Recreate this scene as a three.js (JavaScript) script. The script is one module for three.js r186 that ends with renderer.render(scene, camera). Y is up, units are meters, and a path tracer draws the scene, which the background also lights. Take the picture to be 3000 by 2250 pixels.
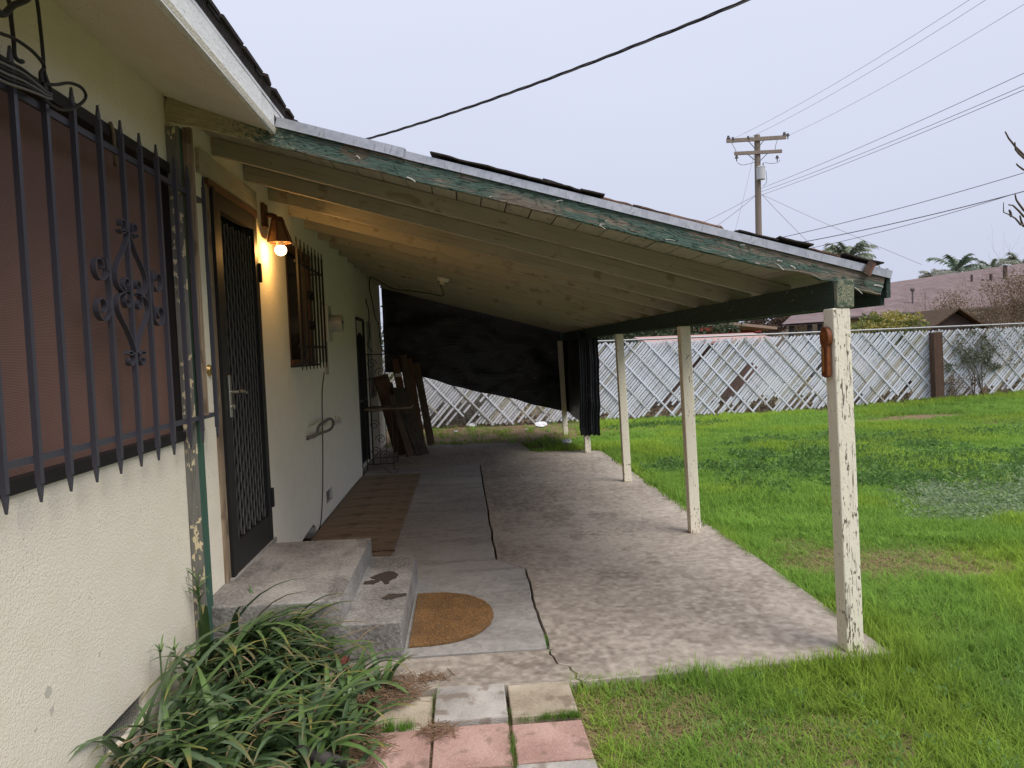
import * as THREE from 'three';
import { RoundedBoxGeometry } from 'three/addons/geometries/RoundedBoxGeometry.js';
import { mergeGeometries, mergeVertices, toCreasedNormals } from 'three/addons/utils/BufferGeometryUtils.js';

/* ------------------------------------------------------------------ camera, sky, sun */
const scene = new THREE.Scene();
const lerp = (a, b, t) => a + (b - a) * t, clamp = (x, a = 0, b = 1) => x < a ? a : x > b ? b : x;
const H32 = (x, y, s) => { let h = Math.imul(x, 374761393) + Math.imul(y, 668265263) + Math.imul(s, 2246822519); h = Math.imul(h ^ (h >>> 13), 1274126177); return ((h ^ (h >>> 16)) >>> 0) / 4294967296; };
const EYE = 1.56, FPX = 2078.9;                       // eye height over the patio, focal length in photo pixels (3000 wide)
const YAW = 0.06761, PITCH = -0.04705, ROLL = -0.0389;
const V3 = (x, y, z) => new THREE.Vector3(x, y, z);
const cFwd = V3(Math.sin(YAW) * Math.cos(PITCH), Math.sin(PITCH), -Math.cos(YAW) * Math.cos(PITCH));
const cR0 = V3(Math.cos(YAW), 0, Math.sin(YAW)), cU0 = cR0.clone().cross(cFwd);
const cRight = cR0.clone().multiplyScalar(Math.cos(ROLL)).addScaledVector(cU0, Math.sin(ROLL));
const cUp = cR0.clone().multiplyScalar(-Math.sin(ROLL)).addScaledVector(cU0, Math.cos(ROLL));
const camera = new THREE.PerspectiveCamera(2 * Math.atan(1125 / FPX) * 180 / Math.PI, 4 / 3, 0.05, 600);
camera.position.set(0, EYE, 0);
camera.up.copy(cUp);
camera.lookAt(cFwd.clone().add(camera.position));
scene.add(camera);

const SUN_DIR = V3(0.55, 1.15, 0.60).normalize();
{ // overcast sky, a little brighter towards the top, as a smooth cloud layer is
  const w = 512, h = 256, d = new Float32Array(w * h * 4);
  for (let j = 0; j < h; j++) for (let i = 0; i < w; i++) {
    const el = (j + 0.5) / h * Math.PI - Math.PI / 2, s = Math.max(0, Math.sin(el));
    const k = (0.75 + 0.42 * s) * (0.975 + 0.05 * fb(i / w, j / h, 12, 14, 4, 2001)), a = (j * w + i) * 4;
    const t = Math.min(1, s * 1.6);
    d[a] = (0.382 + 0.012 * t) * k; d[a + 1] = (0.408 + 0.006 * t) * k; d[a + 2] = (0.505 - 0.006 * t) * k; d[a + 3] = 1;
  }
  const t = new THREE.DataTexture(d, w, h, THREE.RGBAFormat, THREE.FloatType);
  t.mapping = THREE.EquirectangularReflectionMapping; t.magFilter = t.minFilter = THREE.LinearFilter; t.needsUpdate = true;
  scene.background = t; scene.environment = t; scene.environmentIntensity = 1;
}
const sun = new THREE.DirectionalLight(0xfff6ea, 1.5);
sun.position.copy(SUN_DIR).multiplyScalar(40).add(V3(0, 0, -8)); sun.target.position.set(0, 0, -8);
sun.castShadow = true; sun.shadow.radius = 70; sun.shadow.mapSize.set(2048, 2048);
Object.assign(sun.shadow.camera, { left: -20, right: 20, top: 20, bottom: -20, near: 1, far: 90 });
scene.add(sun, sun.target);
const renderer = new THREE.WebGLRenderer({ antialias: true });
renderer.toneMapping = THREE.LinearToneMapping;
renderer.toneMappingExposure = 2.05;
renderer.shadowMap.enabled = true;
renderer.setSize(1024, 768);

/* ------------------------------------------------------------------ helpers */
function RNG(seed) { let a = seed >>> 0; return () => { a = (a + 0x6D2B79F5) | 0; let t = Math.imul(a ^ (a >>> 15), 1 | a); t = (t + Math.imul(t ^ (t >>> 7), 61 | t)) ^ t; return ((t ^ (t >>> 14)) >>> 0) / 4294967296; }; }
const rnd = RNG(20240), rr = (a, b) => a + (b - a) * rnd();
const sst = (a, b, x) => { const t = clamp((x - a) / (b - a)); return t * t * (3 - 2 * t); };
const ray = (x, y) => cRight.clone().multiplyScalar((x - 1500) / FPX).addScaledVector(cUp, -(y - 1125) / FPX).add(cFwd);
const hit = (x, y, ax, c) => { const d = ray(x, y), o = ax === 'y' ? EYE : 0; return d.multiplyScalar((c - o) / d[ax]).add(camera.position); };
const onX = (x, y, c) => hit(x, y, 'x', c), onY = (x, y, c = 0) => hit(x, y, 'y', c), onZ = (x, y, c) => hit(x, y, 'z', c);

function vn(x, y, px, py, s) { // periodic value noise
  const ix = Math.floor(x), iy = Math.floor(y); let fx = x - ix, fy = y - iy; fx = fx * fx * (3 - 2 * fx); fy = fy * fy * (3 - 2 * fy);
  const x0 = ((ix % px) + px) % px, x1 = (x0 + 1) % px, y0 = ((iy % py) + py) % py, y1 = (y0 + 1) % py;
  return lerp(lerp(H32(x0, y0, s), H32(x1, y0, s), fx), lerp(H32(x0, y1, s), H32(x1, y1, s), fx), fy);
}
function fb(u, v, fx, fy, oct, s, gain = 0.5) { let a = 1, t = 0, n = 0; for (let i = 0; i < oct; i++) { t += a * vn(u * fx, v * fy, fx, fy, s + i * 17); n += a; a *= gain; fx *= 2; fy *= 2; } return t / n; }
function tex(w, h, mx, my, fn, srgb = true) { // fn(u,v) -> [r,g,b,height] 0..1 ; mx,my metres covered
  const c = new Uint8Array(w * h * 4), b = new Uint8Array(w * h * 4);
  for (let j = 0; j < h; j++) for (let i = 0; i < w; i++) {
    const r = fn((i + 0.5) / w, (j + 0.5) / h), a = (j * w + i) * 4;
    for (let k = 0; k < 3; k++) c[a + k] = clamp(r[k]) * 255; c[a + 3] = 255;
    b[a] = b[a + 1] = b[a + 2] = clamp(r[3] === undefined ? 0.5 : r[3]) * 255; b[a + 3] = 255;
  }
  const mk = (d, s) => { const t = new THREE.DataTexture(d, w, h); t.wrapS = t.wrapT = THREE.RepeatWrapping; t.repeat.set(1 / mx, 1 / my); t.magFilter = THREE.LinearFilter; t.minFilter = THREE.LinearMipmapLinearFilter; t.generateMipmaps = true; if (s) t.colorSpace = THREE.SRGBColorSpace; t.needsUpdate = true; return t; };
  return { map: mk(c, srgb), bump: mk(b, false) };
}
const mixc = (a, b, t) => [lerp(a[0], b[0], t), lerp(a[1], b[1], t), lerp(a[2], b[2], t)];
const C = (r, g, b) => [r / 255, g / 255, b / 255];
const std = (o) => new THREE.MeshStandardMaterial({ roughness: 0.85, metalness: 0, ...o });
const tm = (t, bump, o = {}) => std({ map: t.map, bumpMap: t.bump, bumpScale: bump, ...o });
const plain = (r, g, b, o = {}) => std({ color: new THREE.Color().setRGB(r / 255, g / 255, b / 255, THREE.SRGBColorSpace), ...o });

const used = {};
const nm = (n) => { if (used[n] === undefined) { used[n] = 0; return n; } used[n]++; return n + '_' + String(used[n]).padStart(3, '0'); };
function mesh(name, geo, mat, parent) { const m = new THREE.Mesh(geo, mat); m.name = name; m.castShadow = m.receiveShadow = true; if (parent) parent.add(m); return m; }
function thing(name, label, category, pos, group) { const g = new THREE.Group(); g.name = nm(name); if (pos) g.position.copy(pos); g.userData = { label, category }; if (group) g.userData.group = group; scene.add(g); return g; }
function single(name, geo, mat, label, category, group) { const m = mesh(nm(name), geo, mat, scene); m.userData = { label, category }; if (group) m.userData.group = group; return m; }
function structure(name, geo, mat, parent) { const m = mesh(parent ? name : nm(name), geo, mat, parent || scene); if (!parent) m.userData.kind = 'structure'; return m; }

function uvBox(g, ou = 0, ov = 0, swap = false) { // uv in metres from position and face direction; u follows x
  const p = g.attributes.position, n = g.attributes.normal, uv = new Float32Array(p.count * 2);
  for (let i = 0; i < p.count; i++) {
    const ax = Math.abs(n.getX(i)), ay = Math.abs(n.getY(i)), az = Math.abs(n.getZ(i)); let u, v;
    if (az >= ax && az >= ay) { u = p.getX(i); v = p.getY(i); } else if (ay >= ax) { u = p.getX(i); v = p.getZ(i) + 0.37; } else { u = p.getZ(i); v = p.getY(i) + 0.71; }
    if (swap) [u, v] = [v, u];
    uv[2 * i] = u + ou; uv[2 * i + 1] = v + ov;
  }
  g.setAttribute('uv', new THREE.BufferAttribute(uv, 2)); return g;
}
const bx = (w, h, d, ou, ov, swap) => uvBox(new THREE.BoxGeometry(w, h, d), ou === undefined ? rr(0, 7) : ou, ov === undefined ? rr(0, 7) : ov, swap);
const rbx = (w, h, d, r = 0.006, seg = 2, swap = false) => uvBox(new RoundedBoxGeometry(w, h, d, seg, r), rr(0, 7), rr(0, 7), swap);
const at = (g, x, y, z) => g.translate(x, y, z);
function tube(pts, r, seg = 24, rad = 6, closed = false) { return new THREE.TubeGeometry(new THREE.CatmullRomCurve3(pts, closed, 'centripetal'), seg, r, rad, closed); }
function rod(a, b, r, rad = 6, r2) { // straight round bar
  const L = a.distanceTo(b), g = new THREE.CylinderGeometry(r2 === undefined ? r : r2, r, L, rad, 1); g.translate(0, L / 2, 0);
  g.applyQuaternion(new THREE.Quaternion().setFromUnitVectors(V3(0, 1, 0), b.clone().sub(a).normalize())); return g.translate(a.x, a.y, a.z);
}
function bar(a, b, w, t, up = V3(1, 0, 0)) { // flat bar from a to b: width w across, thickness t along up
  const L = a.distanceTo(b), g = bx(L, w, t), x = b.clone().sub(a).normalize(), z = up.clone().addScaledVector(x, -up.dot(x)).normalize(), y = z.clone().cross(x);
  g.applyMatrix4(new THREE.Matrix4().makeBasis(x, y, z)); const m = a.clone().add(b).multiplyScalar(0.5); return g.translate(m.x, m.y, m.z);
}
function ribbon(pts, w, t, axis) { // flat strip bent along pts; w = width along axis, t = thickness
  const n = pts.length, P = [], I = [];
  for (let i = 0; i < n; i++) {
    const a = pts[Math.max(0, i - 1)], b = pts[Math.min(n - 1, i + 1)], d = b.clone().sub(a).normalize(), s = d.clone().cross(axis).normalize();
    for (const [u, v] of [[-1, -1], [1, -1], [1, 1], [-1, 1]]) { const q = pts[i].clone().addScaledVector(axis, u * w / 2).addScaledVector(s, v * t / 2); P.push(q.x, q.y, q.z); }
  }
  for (let i = 0; i < n - 1; i++) for (let k = 0; k < 4; k++) { const a = i * 4 + k, b = i * 4 + (k + 1) % 4; I.push(a, b, a + 4, b, b + 4, a + 4); }
  I.push(0, 2, 1, 0, 3, 2); const e = (n - 1) * 4; I.push(e, e + 1, e + 2, e, e + 2, e + 3);
  let g = new THREE.BufferGeometry(); g.setAttribute('position', new THREE.Float32BufferAttribute(P, 3)); g.setIndex(I);
  g = toCreasedNormals(g, 0.7); g.setAttribute('uv', new THREE.Float32BufferAttribute(new Float32Array(g.attributes.position.count * 2), 2)); return g;
}
function flat(g) { return g.index ? g.toNonIndexed() : g; }
function merge(list) { return mergeGeometries(list.map(g => { g = flat(g); for (const k of Object.keys(g.attributes)) if (!['position', 'normal', 'uv'].includes(k)) g.deleteAttribute(k); if (!g.attributes.uv) g.setAttribute('uv', new THREE.Float32BufferAttribute(new Float32Array(g.attributes.position.count * 2), 2)); return g; })); }
function slabShape(pts, top, thick, bevel = 0.006) { // plan polygon [x,z] extruded downward from y = top
  const s = new THREE.Shape(pts.map(([x, z]) => new THREE.Vector2(x, -z)));
  const g = new THREE.ExtrudeGeometry(s, { depth: thick - bevel * 2, bevelEnabled: bevel > 0, bevelSize: bevel, bevelThickness: bevel, bevelOffset: -bevel, bevelSegments: 2 });
  g.rotateX(-Math.PI / 2); g.translate(0, top - thick + bevel, 0); return g;
}
function wallShape(pts, holes, x, thick) { // outline in (depth s = -z, y), front face at X = x, thickness behind it
  const s = new THREE.Shape(pts.map(([a, b]) => new THREE.Vector2(a, b)));
  for (const h of holes) s.holes.push(new THREE.Path(h.map(([a, b]) => new THREE.Vector2(a, b))));
  const g = new THREE.ExtrudeGeometry(s, { depth: thick, bevelEnabled: false }); g.rotateY(Math.PI / 2); return g.translate(x - thick, 0, 0);
}
const rect = (a, b, c, d) => [[a, c], [b, c], [b, d], [a, d]];

/* ------------------------------------------------------------------ materials */
const T = {};
T.stucco = tex(1024, 1024, 0.8, 0.8, (u, v) => {
  const a = fb(u, v, 150, 150, 2, 3), b = fb(u, v, 7, 7, 3, 9), k = sst(0.3, 0.7, a) * 0.5 + a * 0.5;
  const spot = sst(0.80, 0.9, vn(u * 150, v * 150, 150, 150, 5)) * sst(0.55, 0.7, b);
  let c = mixc(C(224, 217, 199), C(233, 227, 211), b); c = mixc(c, C(160, 151, 130), spot * 0.4);
  return [...c, k];
});
T.concrete = tex(2048, 2048, 5.3, 5.3, (u, v) => {
  const a = fb(u, v, 5, 5, 5, 21), b = fb(u, v, 160, 160, 2, 31), d = fb(u, v, 18, 9, 4, 41), pit = sst(0.88, 0.95, vn(u * 520, v * 520, 520, 520, 51)) * sst(0.4, 0.6, a);
  let c = mixc(C(146, 137, 127), C(177, 168, 157), clamp((a - 0.3) * 2.2)); c = mixc(c, C(118, 109, 99), sst(0.60, 0.78, d) * 0.4);
  const sp = fb(u, v, 44, 44, 4, 61), scr = sst(0.018, 0.0, Math.abs(fb(u, v, 14, 30, 4, 71) - 0.52)) * sst(0.45, 0.6, fb(u, v, 6, 6, 2, 81)); c = mixc(c, C(202, 194, 182), (b - 0.5) * 1.1); c = mixc(c, C(104, 96, 86), sst(0.69, 0.72, sp) * 0.2); c = mixc(c, C(206, 198, 188), sst(0.32, 0.28, sp) * 0.14); c = mixc(c, C(112, 104, 94), scr * 0.4); c = mixc(c, C(100, 93, 84), pit * 0.5);
  return [...c, 0.45 + (b - 0.5) * 0.5 - pit * 0.3 + (a - 0.5) * 0.3];
});
T.smooth = tex(1024, 1024, 3.1, 3.1, (u, v) => {
  const a = fb(u, v, 4, 4, 5, 121), b = fb(u, v, 120, 120, 2, 131), d = fb(u, v, 6, 26, 4, 141);
  let c = mixc(C(144, 141, 138), C(172, 169, 166), clamp((a - 0.25) * 1.9)); c = mixc(c, C(120, 116, 112), sst(0.58, 0.76, d) * 0.4); const sp = fb(u, v, 30, 30, 4, 161); c = mixc(c, C(186, 182, 176), (b - 0.5) * 0.7); c = mixc(c, C(106, 100, 94), sst(0.68, 0.71, sp) * 0.2); c = mixc(c, C(192, 188, 184), sst(0.32, 0.28, sp) * 0.15);
  return [...c, 0.5 + (b - 0.5) * 0.35 + (a - 0.5) * 0.3];
});
T.step = tex(1024, 1024, 1.3, 1.3, (u, v) => {
  const a = fb(u, v, 5, 5, 5, 221), b = fb(u, v, 110, 110, 2, 231), d = fb(u, v, 9, 3, 4, 241);
  let c = mixc(C(116, 113, 110), C(154, 151, 148), clamp((a - 0.25) * 1.9)); c = mixc(c, C(90, 87, 85), sst(0.56, 0.74, d) * 0.5); c = mixc(c, C(190, 186, 180), (b - 0.5) * 0.8);
  return [...c, 0.5 + (b - 0.5) * 0.7];
});
T.cream = tex(1024, 512, 2.4, 0.6, (u, v) => { // old cream paint on boards, grain along u
  const g = fb(u, v, 6, 90, 3, 301), b = fb(u, v, 12, 5, 4, 311), s = fb(u, v, 26, 9, 3, 321), dk = sst(0.6, 0.75, s);
  let c = mixc(C(160, 155, 138), C(177, 171, 154), b); c = mixc(c, C(110, 98, 78), dk * 0.5 * sst(0.45, 0.7, b)); c = mixc(c, C(138, 130, 110), sst(0.66, 0.8, g) * 0.5);
  const nail = sst(0.975, 0.99, vn(u * 90, v * 22, 90, 22, 7)); c = mixc(c, C(60, 46, 34), nail * 0.7);
  return [...c, 0.5 + (g - 0.5) * 0.7 - nail * 0.3];
});
T.post = tex(512, 2048, 0.36, 1.72, (u, v) => { // four faces side by side: the first is badly flaked
  const f = Math.floor(u * 4), fu = u * 4 - f, edge = Math.min(fu, 1 - fu), bad = [1, 0.12, 0.35, 0.12][f];
  const crack = fb(u, v, 44, 6, 3, 401), g = fb(u, v, 90, 10, 2, 411), n = fb(u, v, 56, 60, 4, 421), m = fb(u, v, 9, 26, 3, 431);
  let bare = sst(0.70, 0.712, n + 0.15 * (m - 0.5) * 2 + bad * 0.075 * sst(0.13, 0.0, edge) + bad * (sst(0.16, 0.0, v) * 0.14) - (1 - bad) * 0.09);
  const cr = sst(0.022, 0.004, Math.abs(crack - 0.5)) * bad * sst(0.3, 0.5, m);
  let c = mixc(C(226, 220, 200), C(238, 233, 216), m); const wood = mixc(C(92, 86, 80), C(140, 124, 104), g);
  c = mixc(c, wood, bare); c = mixc(c, C(96, 88, 76), cr * 0.85);
  return [...c, 0.75 + (fb(u, v, 60, 160, 2, 441) - 0.5) * 0.35 * bad - bare * 0.5 - cr * 0.5];
});
T.rake = tex(2048, 256, 3.6, 0.12, (u, v) => { // weathered green paint, lying along the whole rake board; cream overspray at the wall end
  const x = u * 3.6; const wav = fb(u, v, 9, 3, 3, 501) * 0.5; const g = fb(u, v + wav * 0.22, 12, 16, 4, 511), n = fb(u, v + wav * 0.2, 34, 26, 4, 521), m = fb(u, v, 16, 3, 3, 531), ck = fb(u, v + wav * 0.22, 40, 30, 2, 515);
  const kx = (x - 0.93) / 0.065, ky = (v - 0.55) / 0.24, kn = Math.hypot(kx, ky);
  const ln = (v * 11 + fb(u, v, 14, 2, 3, 561) * 9 + g * 1.6) % 1, groove = Math.max(sst(0.17 * (0.4 + n), 0.02, Math.abs(ln - 0.5)) * sst(0.25, 0.5, fb(u, v, 90, 12, 2, 565)), sst(0.02, 0.0, Math.abs(ck - 0.5)));
  let bare = sst(0.62, 0.68, n * 0.62 + m * 0.5 + sst(2.2, 3.1, x) * 0.13 - 0.03);
  const worn = sst(1.55, 1.7, x) * sst(2.05, 1.9, x) * sst(0.7, 0.3, v) * sst(0.35, 0.6, n + 0.15); bare = Math.max(bare, worn);
  let c = mixc(C(66, 90, 80), C(94, 117, 107), fb(u, v, 60, 30, 3, 541)); const wood = mixc(C(98, 88, 78), C(150, 140, 126), g);
  c = mixc(c, wood, bare); c = mixc(c, C(24, 32, 29), groove * (1 - bare * 0.6) * 0.8);
  if (kn < 1.3) { const r = sst(1.3, 0.9, kn); c = mixc(c, mixc(C(92, 80, 66), C(118, 104, 86), fb(u, v, 300, 40, 2, 545)), r * 0.9); }
  const over = sst(0.62, 0.30, x + (fb(u, v, 300, 20, 2, 551) - 0.5) * 0.5); c = mixc(c, C(186, 176, 142), over);
  return [...c, 0.6 - groove * 0.45 - bare * 0.2 + (n - 0.5) * 0.3];
});
T.green = tex(512, 512, 0.9, 0.3, (u, v) => { // dark green beam paint
  const g = fb(u, v, 8, 70, 3, 601), n = fb(u, v, 40, 20, 4, 611); const bare = sst(0.76, 0.80, n);
  let c = mixc(C(34, 50, 44), C(48, 68, 58), g); c = mixc(c, C(120, 116, 100), bare * 0.8); return [...c, 0.6 + (g - 0.5) * 0.4 - bare * 0.3];
});
T.endgrain = tex(256, 256, 0.12, 0.12, (u, v) => { const n = fb(u, v, 60, 60, 2, 651), m = fb(u, v, 5, 5, 3, 661); let c = mixc(C(74, 92, 76), C(168, 164, 136), sst(0.42, 0.6, n)); c = mixc(c, C(58, 80, 66), sst(0.5, 0.7, m) * 0.7); return [...c, n]; });
T.wood = tex(1024, 512, 1.6, 0.4, (u, v) => {
  const w = fb(u, v, 4, 3, 3, 701), g = fb(u, v + w * 0.12, 5, 60, 4, 711), n = fb(u, v, 12, 8, 4, 721);
  let c = mixc(C(116, 99, 80), C(156, 138, 116), clamp((g - 0.25) * 1.9)); c = mixc(c, C(84, 70, 56), sst(0.56, 0.76, n) * 0.6); return [...c, 0.5 + (g - 0.5) * 0.8];
});
T.grey = tex(512, 512, 0.8, 0.4, (u, v) => { // weathered grey paint with cream flakes
  const g = fb(u, v, 6, 60, 3, 751), n = fb(u, v, 26, 24, 4, 761); let c = mixc(C(92, 92, 88), C(130, 128, 120), g); c = mixc(c, C(206, 192, 158), sst(0.62, 0.66, n)); c = mixc(c, C(76, 68, 58), sst(0.68, 0.8, g) * 0.7); return [...c, 0.5 + (g - 0.5) * 0.7];
});
T.galv = tex(512, 256, 0.6, 0.3, (u, v) => { const a = fb(u, v, 30, 16, 3, 801), b = fb(u, v, 60, 6, 3, 811); let c = mixc(C(168, 172, 178), C(200, 203, 207), a); c = mixc(c, C(140, 142, 146), sst(0.6, 0.8, b) * 0.6); return [...c, 0.5 + (a - 0.5) * 0.2]; });
T.shingle = tex(512, 512, 0.5, 0.5, (u, v) => { const a = fb(u, v, 150, 150, 2, 851), b = fb(u, v, 8, 8, 3, 861); let c = mixc(C(72, 52, 42), C(134, 98, 78), a); c = mixc(c, C(58, 50, 46), sst(0.5, 0.7, b) * 0.6); return [...c, a]; });
T.screen = tex(512, 512, 0.32, 0.32, (u, v) => { // woven brown sun screen
  const l = 0.5 + 0.5 * Math.sin(v * 2 * Math.PI * 64), q = 0.5 + 0.5 * Math.sin(u * 2 * Math.PI * 96), b = fb(u, v, 5, 5, 4, 901);
  let c = mixc(C(94, 69, 61), C(138, 105, 95), l * 0.75 + q * 0.1); c = mixc(c, C(120, 96, 86), (b - 0.4) * 0.35); return [...c, l];
});
T.tarp = tex(512, 512, 1.1, 1.1, (u, v) => { const a = fb(u, v, 8, 60, 3, 951), s = sst(0.84, 0.9, vn(u * 60, v * 160, 60, 160, 5)) * sst(0.5, 0.7, fb(u, v, 6, 6, 2, 961)); return [...mixc(C(13, 15, 21), C(120, 126, 140), s * 0.8), a]; });
T.coir = tex(1024, 1024, 0.9, 0.9, (u, v) => { const a = fb(u, v, 200, 200, 2, 1001), b = fb(u, v, 5, 5, 4, 1011), f = sst(0.83, 0.9, vn(u * 260, v * 150, 260, 150, 7)); let c = mixc(C(92, 66, 38), C(138, 104, 64), clamp((a - 0.25) * 1.5 * 0.6 + (b - 0.3) * 1.2)); c = mixc(c, C(88, 64, 32), sst(0.55, 0.75, fb(u, v, 4, 4, 3, 1021)) * 0.55); c = mixc(c, C(210, 186, 146), f * 0.6); return [...c, a]; });
const paverTex = (r1, r2, s) => tex(512, 512, 0.62, 0.62, (u, v) => { const a = fb(u, v, 4, 4, 4, s), b = fb(u, v, 120, 120, 2, s + 5), d = sst(0.58, 0.76, fb(u, v, 9, 9, 4, s + 9)); let c = mixc(r1, r2, clamp((a - 0.25) * 1.8)); c = mixc(c, C(214, 196, 184), (b - 0.5) * 0.6); c = mixc(c, C(104, 88, 74), d * 0.5); return [...c, 0.5 + (b - 0.5) * 0.6]; });
T.pavePink = paverTex(C(158, 126, 116), C(188, 156, 146), 1100); T.paveGrey = paverTex(C(140, 136, 132), C(184, 180, 174), 1150); T.paveTan = paverTex(C(148, 136, 118), C(190, 180, 162), 1170);
T.soil = tex(1024, 1024, 2.3, 2.3, (u, v) => { const a = fb(u, v, 6, 6, 5, 1201), b = fb(u, v, 90, 90, 3, 1211), l = sst(0.66, 0.8, vn(u * 120, v * 260, 120, 260, 9)); let c = mixc(C(96, 80, 58), C(146, 124, 92), clamp((b - 0.3) * 1.2 * 0.5 + a * 0.6)); c = mixc(c, C(186, 164, 120), l * 0.5); return [...c, b]; });
T.roof2 = tex(1024, 1024, 6, 6, (u, v) => { const row = v * 42, r = Math.floor(row), fr = row - r; const k = H32(Math.floor((u * 20 + (r % 2) * 0.5 + H32(r, 3, 8)) % 20), r, 3); const b = fb(u, v, 14, 14, 4, 1301), n = fb(u, v, 200, 200, 2, 1311); let c = mixc(C(102, 86, 86), C(138, 120, 118), k * 0.6 + b * 0.4); c = mixc(c, C(82, 70, 70), n * 0.35); return [...c, 1 - fr * 0.8]; });
T.bark = tex(256, 512, 0.8, 1.6, (u, v) => { const g = fb(u, v, 30, 6, 4, 1401); return [...mixc(C(92, 72, 56), C(146, 122, 98), g), g]; });
T.rust = tex(256, 256, 0.3, 0.3, (u, v) => { const a = fb(u, v, 14, 14, 4, 1451); return [...mixc(C(92, 48, 24), C(146, 86, 40), a), a]; });

const M = {
  stucco: tm(T.stucco, 0.0012, { roughness: 0.95 }),
  concrete: tm(T.concrete, 0.004), smooth: tm(T.smooth, 0.002, { roughness: 0.75 }), step: tm(T.step, 0.004, { roughness: 0.8 }),
  cream: tm(T.cream, 0.002), post: tm(T.post, 0.003), rake: tm(T.rake, 0.007), green: tm(T.green, 0.003), endgrain: tm(T.endgrain, 0.004),
  wood: tm(T.wood, 0.003), grey: tm(T.grey, 0.003), galv: tm(T.galv, 0.0006, { roughness: 0.42, metalness: 0.75 }), shingle: tm(T.shingle, 0.004, { roughness: 1 }),
  darkShingle: tm(tex(256, 256, 0.4, 0.4, (u, v) => { const a = fb(u, v, 90, 90, 2, 871); return [...mixc(C(34, 30, 29), C(66, 58, 54), a), a]; }), 0.003, { roughness: 1 }),
  screen: tm(T.screen, 0.0006, { roughness: 0.8 }), tarp: tm(T.tarp, 0.004, { roughness: 0.42 }), coir: tm(T.coir, 0.006, { roughness: 1 }),
  pavePink: tm(T.pavePink, 0.003), paveGrey: tm(T.paveGrey, 0.003), paveTan: tm(T.paveTan, 0.003), roof2: tm(T.roof2, 0.01, { roughness: 1 }), bark: tm(T.bark, 0.01), rust: tm(T.rust, 0.002, { roughness: 0.6, metalness: 0.2 }),
  doorIron: plain(76, 74, 73, { roughness: 0.5 }), iron: plain(78, 78, 88, { roughness: 0.42, metalness: 0.35 }), black: plain(24, 23, 24, { roughness: 0.55 }), blackFrame: plain(32, 29, 30, { roughness: 0.6 }), dark: plain(16, 15, 15, { roughness: 0.9 }),
  whitePaint: tm(tex(1024, 256, 1.2, 0.3, (u, v) => { const a = fb(u, v, 9, 40, 4, 1501), n = fb(u, v, 70, 100, 3, 1511); let c = mixc(C(206, 208, 208), C(226, 228, 228), a); c = mixc(c, C(128, 126, 118), sst(0.62, 0.74, n) * 0.4); return [...c, 0.6 + (n - 0.5) * 0.4]; }), 0.001),
  greenTrim: tm(tex(256, 256, 0.6, 0.2, (u, v) => { const g = fb(u, v, 6, 40, 3, 1551); return [...mixc(C(46, 78, 66), C(62, 98, 84), g), g]; }), 0.002),
  brownFrame: tm(tex(512, 256, 1.0, 0.2, (u, v) => { const g = fb(u, v, 5, 50, 3, 1571); return [...mixc(C(74, 46, 30), C(116, 76, 50), g), g]; }), 0.002, { roughness: 0.7 }),
  steel: plain(190, 186, 176, { roughness: 0.3, metalness: 0.9 }), brass: plain(196, 168, 110, { roughness: 0.35, metalness: 0.9 }),
  plasticGrey: plain(188, 186, 176, { roughness: 0.55 }), cable: plain(38, 36, 36, { roughness: 0.7 }), cableGrey: plain(110, 106, 100, { roughness: 0.7 }),
  slat: plain(208, 213, 224, { roughness: 0.45 }), slatB: plain(192, 197, 207, { roughness: 0.5 }), slatDirty: plain(170, 168, 160, { roughness: 0.7 }), slatGrey: plain(184, 187, 190, { roughness: 0.6 }), fenceWire: plain(150, 152, 154, { roughness: 0.5, metalness: 0.6 }),
  pole: tm(tex(256, 512, 0.9, 3, (u, v) => { const g = fb(u, v, 40, 5, 4, 1601); return [...mixc(C(104, 94, 84), C(150, 138, 124), g), g]; }), 0.006), wire: plain(84, 84, 90, { roughness: 0.7 }),
  transformer: plain(186, 190, 192, { roughness: 0.5 }),
};

/* ------------------------------------------------------------------ ground and patio */
const WX = -1.375, WX2 = -1.45;
const gy = (x, z) => -0.03 + 0.19 * sst(6.5, 12.5, x) * sst(-9, -14.5, z) + 0.02 * (vn(x * 0.6 + 40, z * 0.6 + 40, 4096, 4096, 3) - 0.5);
const ell = (x, z, cx, cz, rx, rz, soft = 0.35) => { const d = Math.hypot((x - cx) / rx, (z - cz) / rz) + (vn(x * 2.3 + 90, z * 2.3 + 90, 4096, 4096, 8) - 0.5) * 0.7; return sst(1 + soft, 1 - soft, d); };
const slabPoly = [[-1.5, -3.25], [0.5, -3.22], [2.05, -3.30], [2.065, -6.1], [2.02, -10.56], [1.0, -10.83], [0.88, -11.92], [-0.6, -12.14], [-1.5, -12.14]];
function inSlab(x, z, m = 0) { if (x < -1.5) return true; if (z > -3.25 - m) return false; if (z > -10.7) return x < 2.055 - m; if (z > -12.0) return x < 0.94 - m; return false; }
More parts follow.
